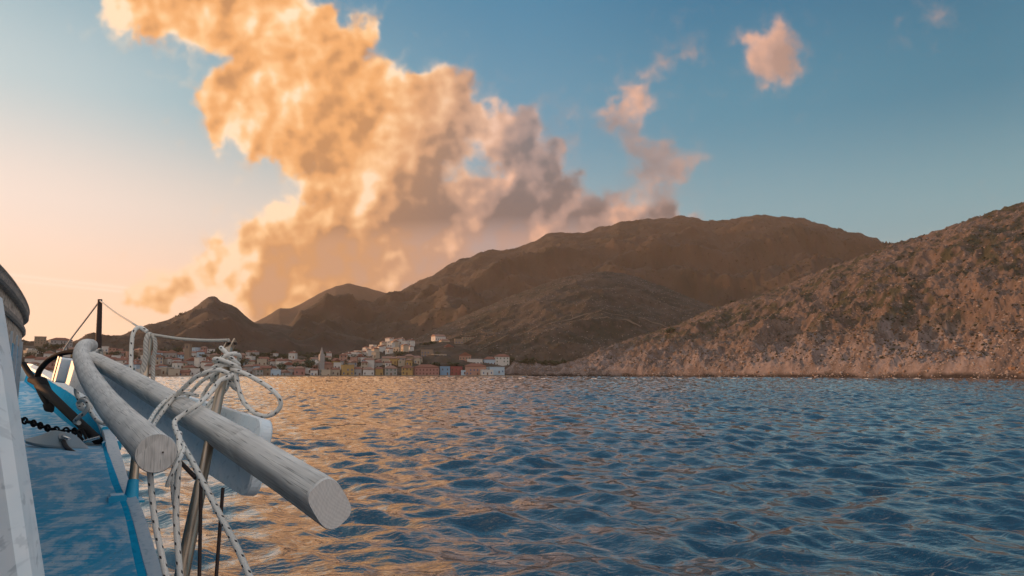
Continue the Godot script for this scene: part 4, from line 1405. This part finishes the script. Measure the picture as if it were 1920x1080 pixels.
func make_gear() -> void:
	# the long oar: flattened grip towards the camera, rounder farther on
	var ax := PackedVector3Array()
	for k in 13:
		var t := k / 12.0
		var p := at(617, 944, 1.3).lerp(at(176, 676, 3.35), t)
		p.y += sin(t * PI) * 0.012 + sin(t * 9.0) * 0.002
		ax.append(p)
	var o := thing("oar", "long weathered grey oar lashed along the rail, squared end towards the camera", "oar", ax[0])
	var tf := Transform3D(Basis.IDENTITY, -ax[0])
	var sec := PackedVector2Array()
	for q in squarish(0.051, 0.034, 3.0, 28):
		sec.append(q.rotated(0.6) + Vector2(0, 0.002 * sin(q.x * 60.0)))
	part("shaft", sweep(ax, sec, [1.0, 0.97, 0.985, 0.95, 0.935, 0.95, 0.92, 0.93, 0.9, 0.9, 0.87, 0.88, 0.85], Vector3(0.5, 0.85, 0.2), false, false, 2.2), M["wood"], o, tf)
	var end := PackedVector3Array([ax[0] - (ax[1] - ax[0]).normalized() * 0.005, ax[0] + (ax[1] - ax[0]).normalized() * 0.001])
	part("sawn_end", sweep(end, sec, [0.955, 1.0], Vector3(0.5, 0.85, 0.2)), M["wood_end"], o, tf)
	var inner := PackedVector3Array([ax[12], ax[12] + (ax[12] - ax[11]).normalized() * 0.01])
	part("inner_end", sweep(inner, sec, [0.85, 0.7], Vector3(0.5, 0.85, 0.2)), M["wood_end"], o, tf)
	# the curved spar with the round end
	var sp := smooth_path(path([[293, 850, 1.5], [255, 812, 1.72], [217, 774, 2.05], [187, 736, 2.45], [164, 700, 2.9], [153, 668, 3.35], [158, 650, 3.6], [170, 648, 3.75]]), 6)
	o = thing("curved_spar", "curved grey wooden spar with a round sawn end lashed beside the oar", "spar", sp[0])
	tf = Transform3D(Basis.IDENTITY, -sp[0])
	part("shaft", sweep(sp, circle(0.041, 24), [1.0, 0.97, 0.94, 0.96, 0.93, 0.95, 0.91, 0.93, 0.9, 0.88, 0.85], Vector3.UP, false, true, 2.2), M["wood"], o, tf)
	var dir := (sp[1] - sp[0]).normalized()
	var face := at(293, 850, 1.495)
	var look := (Vector3(0, EYE, 0) - face).normalized()
	part("round_end", sweep(PackedVector3Array([face - look * 0.03, face - look * 0.002, face]), circle(0.0415, 32), [0.98, 1.0, 0.965], Vector3.UP), M["wood_end_grey"] if M.has("wood_end_grey") else M["wood"], o, tf)
	for s in [-1, 1]:
		var c: Vector3 = face + Vector3(0.012 * s + 0.002, 0.001 * s + 0.001, 0.0)
		part("nail", tube(PackedVector3Array([c - look * 0.004, c + look * 0.0012]), 0.0022, 8), M["rust"], o, tf)
	# the painted board with rounded corners
	var ba := at(490, 862, 1.82)
	var bb := at(126, 694, 4.3)
	var run := (bb - ba).normalized()
	var wide := (at(500, 792, 1.84) - at(474, 930, 1.80)).normalized()
	wide = (wide - run * wide.dot(run)).normalized()
	var thick := run.cross(wide).normalized()
	var length := ba.distance_to(bb)
	var outline := PackedVector2Array()
	for c in [[0.035, 0.065, PI, 1.5 * PI], [0.035, -0.065, PI * 0.5, PI]]:
		pass
	var hw := 0.1
	var r := 0.04
	for k in 7:
		var a := PI + k / 6.0 * PI / 2
		outline.append(Vector2(r + cos(a) * r, -hw + r + sin(a) * r))
	outline.append(Vector2(length * 0.55, -hw * 0.8))
	outline.append(Vector2(length, -hw * 0.66))
	outline.append(Vector2(length, hw * 0.66))
	outline.append(Vector2(length * 0.55, hw * 0.8))
	for k in 7:
		var a := PI / 2 + k / 6.0 * PI / 2
		outline.append(Vector2(r + cos(a) * r, hw - r + sin(a) * r))
	var mid := outline.size()
	var v := PackedVector3Array()
	var n := PackedVector3Array()
	var idx := PackedInt32Array()
	var centre := Vector2(length * 0.4, 0)
	for side in [-1.0, 1.0]:
		var b0 := v.size()
		for q in outline:
			var s := q + (centre - q).normalized() * 0.005
			v.append(ba + run * s.x + wide * s.y + thick * 0.017 * side)
			n.append(thick * side)
		var tr := Geometry2D.triangulate_polygon(outline)
		for k in tr:
			idx.append(b0 + k)
	for k in mid:
		var q := outline[k]
		var q2 := outline[(k + 1) % mid]
		var e := (q2 - q).normalized()
		var nn := run * e.y - wide * e.x
		if nn.dot(run * (q.x - centre.x) + wide * q.y) < 0.0:
			nn = -nn
		var b0 := v.size()
		for pr in [[q, -0.012], [q2, -0.012], [q2, 0.012], [q, 0.012]]:
			v.append(ba + run * pr[0].x + wide * pr[0].y + thick * pr[1])
			n.append(nn)
		idx.append_array([b0, b0 + 1, b0 + 2, b0, b0 + 2, b0 + 3])
		for side in [-1.0, 1.0]:
			b0 = v.size()
			for pr in [[q, 0.012, 0.0], [q2, 0.012, 0.0], [q2, 0.017, 0.005], [q, 0.017, 0.005]]:
				var s: Vector2 = pr[0] + (centre - pr[0]).normalized() * pr[2]
				v.append(ba + run * s.x + wide * s.y + thick * pr[1] * side)
				n.append((nn + thick * side).normalized())
			idx.append_array([b0, b0 + 1, b0 + 2, b0, b0 + 2, b0 + 3])
	var bd := thing("painted_board", "pale blue painted board with rounded corners tied beneath the oar", "board", ba)
	tf = Transform3D(Basis.IDENTITY, -ba)
	part("plank", mesh_of(v, n, PackedVector2Array(), PackedColorArray(), idx), M["board"], bd, tf)
	var fb := Basis(run, wide, thick).orthonormalized()
	part("end_block", block(bb - run * 0.02 + Vector3(0.0, 0.0, 0.0), Vector3(0.16, 0.15, 0.12), fb, 0.01), M["board"], bd, tf)
	part("strap", block(bb - run * 0.02, Vector3(0.018, 0.156, 0.126), fb, 0.004), M["iron"], bd, tf)
	# the black anchor on the foredeck
	var crown := at(74, 722, 5.1)
	var an := thing("anchor", "black iron anchor lying across the blue foredeck", "anchor", crown)
	tf = Transform3D(Basis.IDENTITY, -crown)
	var ring := at(184, 826, 3.75)
	part("shank", sweep(line(crown, ring, 5), squarish(0.026, 0.024, 2.6, 14), [1.3, 1.05, 0.95, 0.9], Vector3.UP), M["iron"], an, tf)
	part("crown", sweep(PackedVector3Array([at(58, 712, 5.2), at(76, 716, 5.08), at(92, 738, 4.95)]), squarish(0.05, 0.042, 2.4, 14), [0.5, 0.9, 0.5], Vector3.UP), M["iron"], an, tf)
	part("arm", tube(smooth_path(path([[70, 706, 5.15], [76, 692, 5.15], [92, 675, 5.15], [112, 664, 5.1], [132, 660, 5.05], [150, 660, 5.0]]), 6), 0.02, 12, [1.1, 0.95, 0.85]), M["iron"], an, tf)
	part("arm", tube(smooth_path(path([[74, 728, 5.05], [80, 742, 4.95], [88, 756, 4.85], [95, 766, 4.8]]), 6), 0.024, 12, [1.0, 0.7]), M["iron"], an, tf)
	part("fluke", sweep(PackedVector3Array([at(84, 757, 4.86), at(93, 763, 4.8), at(99, 772, 4.76)]), box_section(0.026, 0.01, 0.004), [0.6, 1.4, 0.3], Vector3(0.2, 0.4, 1), true), M["iron"], an, tf)
	part("arm", tube(smooth_path(path([[66, 712, 5.2], [55, 700, 5.3], [44, 682, 5.4]]), 5), 0.024, 12, [1.0, 0.8]), M["iron"], an, tf)
	# shackle at the end of the shank
	var sh := thing("shackle", "bright steel shackle pin through the end of the anchor shank", "shackle", at(170, 826, 3.7))
	part("pin", tube(line(at(157, 828, 3.7), at(187, 820, 3.72)), 0.008, 10), M["bright_steel"], sh, Transform3D(Basis.IDENTITY, -sh.position))
	part("bow", tube(smooth_path(path([[158, 828, 3.7], [150, 818, 3.74], [146, 808, 3.85], [153, 806, 3.9], [160, 818, 3.78], [162, 826, 3.72]]), 5), 0.007, 8), M["iron"], sh, Transform3D(Basis.IDENTITY, -sh.position))
	# chain to the left
	var ch := thing("anchor_chain", "rusty chain lying across the deck to the cabin", "chain", at(90, 806, 3.95))
	var tor := TorusMesh.new()
	tor.inner_radius = 0.011
	tor.outer_radius = 0.023
	tor.rings = 12
	tor.ring_segments = 6
	var cpath := smooth_path(path([[30, 788, 4.05], [60, 797, 4.0], [90, 807, 3.92], [115, 812, 3.88], [136, 812, 3.85], [152, 820, 3.78]]), 24)
	var run_ := 0.0
	var turn := 0
	for k in range(1, cpath.size()):
		run_ += cpath[k].distance_to(cpath[k - 1])
		if run_ > 0.034:
			run_ = 0.0
			turn += 1
			var t := (cpath[k] - cpath[k - 1]).normalized()
			var sd := t.cross(Vector3.UP).normalized()
			var b := Basis(t * 1.25, t.cross(sd), sd)
			if turn % 2 == 0:
				b = Basis(t * 1.25, sd, sd.cross(t))
			part("link", tor, M["iron"], ch, Transform3D(b, cpath[k] + Vector3(0, 0.012, 0) - ch.position))
	# the grey plate anchor
	var pl := thing("plate_anchor", "galvanised triangular anchor plate with bolt and curved rod on the deck", "anchor", at(125, 830, 3.6))
	tf = Transform3D(Basis.IDENTITY, -pl.position)
	var pa := smooth_path(path([[48, 823, 3.72], [75, 815, 3.72], [100, 806, 3.72], [122, 809, 3.68], [142, 815, 3.66], [165, 838, 3.55]]), 4)
	var pb := smooth_path(path([[48, 827, 3.66], [70, 833, 3.58], [95, 837, 3.54], [122, 839, 3.52], [142, 840, 3.52], [166, 841, 3.52]]), 4)
	part("plate", slab(pa, pb, 0.012), M["galvanised"], pl, tf)
	part("bolt", tube(PackedVector3Array([at(117, 822, 3.6), at(117, 817, 3.58)]), 0.02, 6), M["galvanised"], pl, tf)
	part("bolt", tube(line(at(117, 818, 3.58), at(130, 823, 3.5)), 0.007, 8), M["bright_steel"], pl, tf)
	part("rod", tube(smooth_path(path([[119, 828, 3.56], [126, 840, 3.45], [145, 852, 3.36], [172, 859, 3.3], [200, 862, 3.27]]), 6), 0.011, 10), M["rust"], pl, tf)

func rope(label: String, pts: Array, r := 0.0066, key := "rope", group := "lashing ropes on the oars", steps := 8) -> void:
	var p := smooth_path(path(pts), steps)
	whole("rope" if key == "rope" else "cord", sweep(p, circle(r, 10), [1.0], Vector3(0.1, 1, 0.2), false, true, 1.0 / (r * TAU)), M[key], label, "rope", group)

func make_ropes() -> void:
	rope("flecked rope loop hanging out to the right over the water", [[434, 692, 2.06], [462, 702, 2.04], [498, 722, 2.02], [521, 742, 2.0], [526, 760, 2.0], [514, 775, 2.0], [494, 780, 2.0], [472, 770, 2.0], [455, 750, 2.02], [446, 725, 2.04], [440, 698, 2.06]])
	rope("flecked rope from the knot over the oar and behind the round spar end", [[436, 704, 2.02], [412, 694, 2.0], [390, 697, 2.0], [366, 708, 2.02], [344, 728, 2.05], [322, 750, 2.06], [300, 778, 1.98], [286, 800, 1.85], [279, 822, 1.66]])
	rope("flecked rope falling over the oar and down across the board to the bottom", [[432, 706, 2.0], [412, 714, 1.98], [396, 735, 1.95], [372, 758, 1.885], [346, 776, 1.87], [328, 790, 1.85], [330, 806, 1.8], [340, 830, 1.72], [362, 868, 1.62], [390, 922, 1.54], [420, 980, 1.46], [446, 1030, 1.4], [474, 1095, 1.34]])
	rope("thin flecked rope curving from the oar round the left of the spar end", [[372, 742, 2.06], [346, 738, 2.06], [320, 744, 2.06], [296, 766, 1.98], [276, 798, 1.8], [262, 826, 1.6], [256, 844, 1.52], [260, 858, 1.5]], 0.0052)
	rope("flecked rope hanging straight down from the round spar end", [[281, 882, 1.53], [285, 930, 1.51], [292, 985, 1.48], [304, 1045, 1.44], [318, 1110, 1.4]])
	rope("flecked rope hanging down between spar end and leaning tube", [[336, 812, 1.66], [336, 850, 1.6], [333, 900, 1.57], [330, 960, 1.54], [333, 1020, 1.5], [340, 1110, 1.45]])
	rope("short rope end with frayed tip beside the spar end", [[346, 838, 1.62], [338, 858, 1.57], [326, 880, 1.54], [318, 898, 1.53], [313, 912, 1.53]], 0.005)
	rope("faded rope strand hanging behind the straight ones by the leaning tube", [[332, 855, 1.68], [324, 890, 1.66], [326, 935, 1.62], [332, 965, 1.6]], 0.0055)
	rope("flecked rope from the knot passing under the oar to the board", [[426, 712, 2.06], [416, 736, 2.06], [402, 756, 2.04], [386, 775, 2.0], [372, 792, 1.96]], 0.0055)
	rope("slack flecked rope bight hanging left of the knot behind the oar", [[428, 702, 2.1], [404, 702, 2.1], [378, 715, 2.12], [356, 738, 2.14], [340, 758, 2.16]], 0.0055)
	rope("slack flecked rope strand under the knot ending on the board", [[430, 708, 2.1], [420, 722, 2.1], [404, 744, 2.1], [384, 766, 2.06]], 0.0055)
	rope("chafed flecked rope strand left of the leaning tube under the knot", [[424, 706, 2.08], [398, 716, 2.08], [382, 738, 2.1], [374, 758, 2.08]], 0.005)
	rope("frayed rope strand hanging loosely behind the knot", [[432, 712, 2.12], [425, 730, 2.14], [412, 746, 2.15], [404, 764, 2.14]], 0.004)
	# the knot: turns of rope round the tube
	var turns := [[428, 676, 0.05, 0.6], [426, 684, 0.058, -0.4], [424, 693, 0.062, 0.2], [423, 703, 0.055, -0.5], [425, 711, 0.045, 0.3], [416, 690, 0.034, 1.1], [431, 668, 0.042, -0.9], [419, 699, 0.05, 0.9], [430, 716, 0.034, -0.7]]
	var nth := 0
	for t in turns:
		nth += 1
		var c := at(t[0], t[1], 2.09 - 0.006 * (nth % 3))
		var p := PackedVector3Array()
		for k in 10:
			var a := TAU * k / 10.0
			p.append(c + Vector3(cos(a) * t[2] * 0.62, sin(a + t[3]) * 0.014 + cos(a) * t[3] * 0.014, sin(a) * t[2] * 0.6))
		p = smooth_path(p, 4, true)
		whole("rope", sweep(p, circle(0.0066, 10), [1.0], Vector3.UP, false, false, 1.0 / (0.0066 * TAU)), M["rope"], "turn of flecked rope round the forked tube, %s from the top of the knot" % ordinal(nth), "rope", "turns of the knot on the forked tube")
	# lifelines
	rope("thin line from the bow post down to the stanchion", [[188, 564, 4.98], [215, 585, 4.4], [250, 607, 3.6], [280, 626, 3.06]], 0.005, "twine", "lifelines along the rail")
	rope("thin line from the stanchion to the forked tube", [[280, 626, 3.06], [330, 634, 2.75], [380, 638, 2.4], [428, 638, 2.12]], 0.0052, "twine", "lifelines along the rail")
	rope("thin line from the bow post down to the left past the anchor arm", [[187, 564, 5.0], [160, 600, 5.3], [130, 640, 5.6], [104, 682, 5.9]], 0.006, "twine", "lifelines along the rail")
	# ropes hung on the stanchion
	rope("flecked rope hanging from the lifeline left of the stanchion", [[276, 622, 3.02], [262, 614, 3.02], [251, 622, 3.0], [247, 645, 2.98], [246, 675, 2.95], [245, 712, 2.9]], 0.0088, "rope", "ropes hung on the stanchion")
	rope("grey rope bight hanging on the left of the stanchion", [[288, 632, 3.0], [279, 627, 2.98], [274, 642, 2.96], [273, 668, 2.95], [268, 695, 2.94], [260, 712, 2.93]], 0.0105, "twine", "ropes hung on the stanchion")
	rope("grey rope bight hanging on the right of the stanchion", [[280, 628, 3.0], [289, 634, 2.98], [291, 652, 2.97], [287, 680, 2.97], [287, 724, 2.95]], 0.0085, "twine", "ropes hung on the stanchion")
	# lashing at the bow
	for k in 5:
		rope("turn of grey cord lashing the spar to the bow post, %s from the top" % ordinal(k + 1), [[164, 655 + k * 3.4, 3.7], [174, 662 + k * 2.4, 3.85], [182, 657 + k * 3.0, 4.85], [189, 655 + k * 3.2, 4.9], [191, 659 + k * 3.0, 5.05]], 0.009, "twine", "cord lashing at the bow")
	# rope made fast round the anchor shank
	rope("flecked rope hanging from the spar to the knot on the anchor shank", [[152, 706, 3.9], [145, 716, 3.95], [143, 735, 4.0], [150, 752, 4.0], [156, 764, 4.0]], 0.0125, "rope", "rope on the anchor shank")
	rope("flecked rope knot lying over the anchor shank", [[150, 750, 3.98], [163, 747, 3.95], [172, 756, 3.93], [166, 768, 3.9], [152, 766, 3.9], [147, 756, 3.95], [156, 750, 3.9], [166, 760, 3.87], [158, 774, 3.88], [148, 782, 3.9], [141, 790, 3.95], [148, 793, 3.92]], 0.0125, "rope", "rope on the anchor shank")
	rope("flecked rope tail running from the anchor knot to the rail", [[166, 766, 3.9], [174, 778, 3.86], [182, 788, 3.82], [194, 794, 3.8], [206, 795, 3.8]], 0.0115, "rope", "rope on the anchor shank")
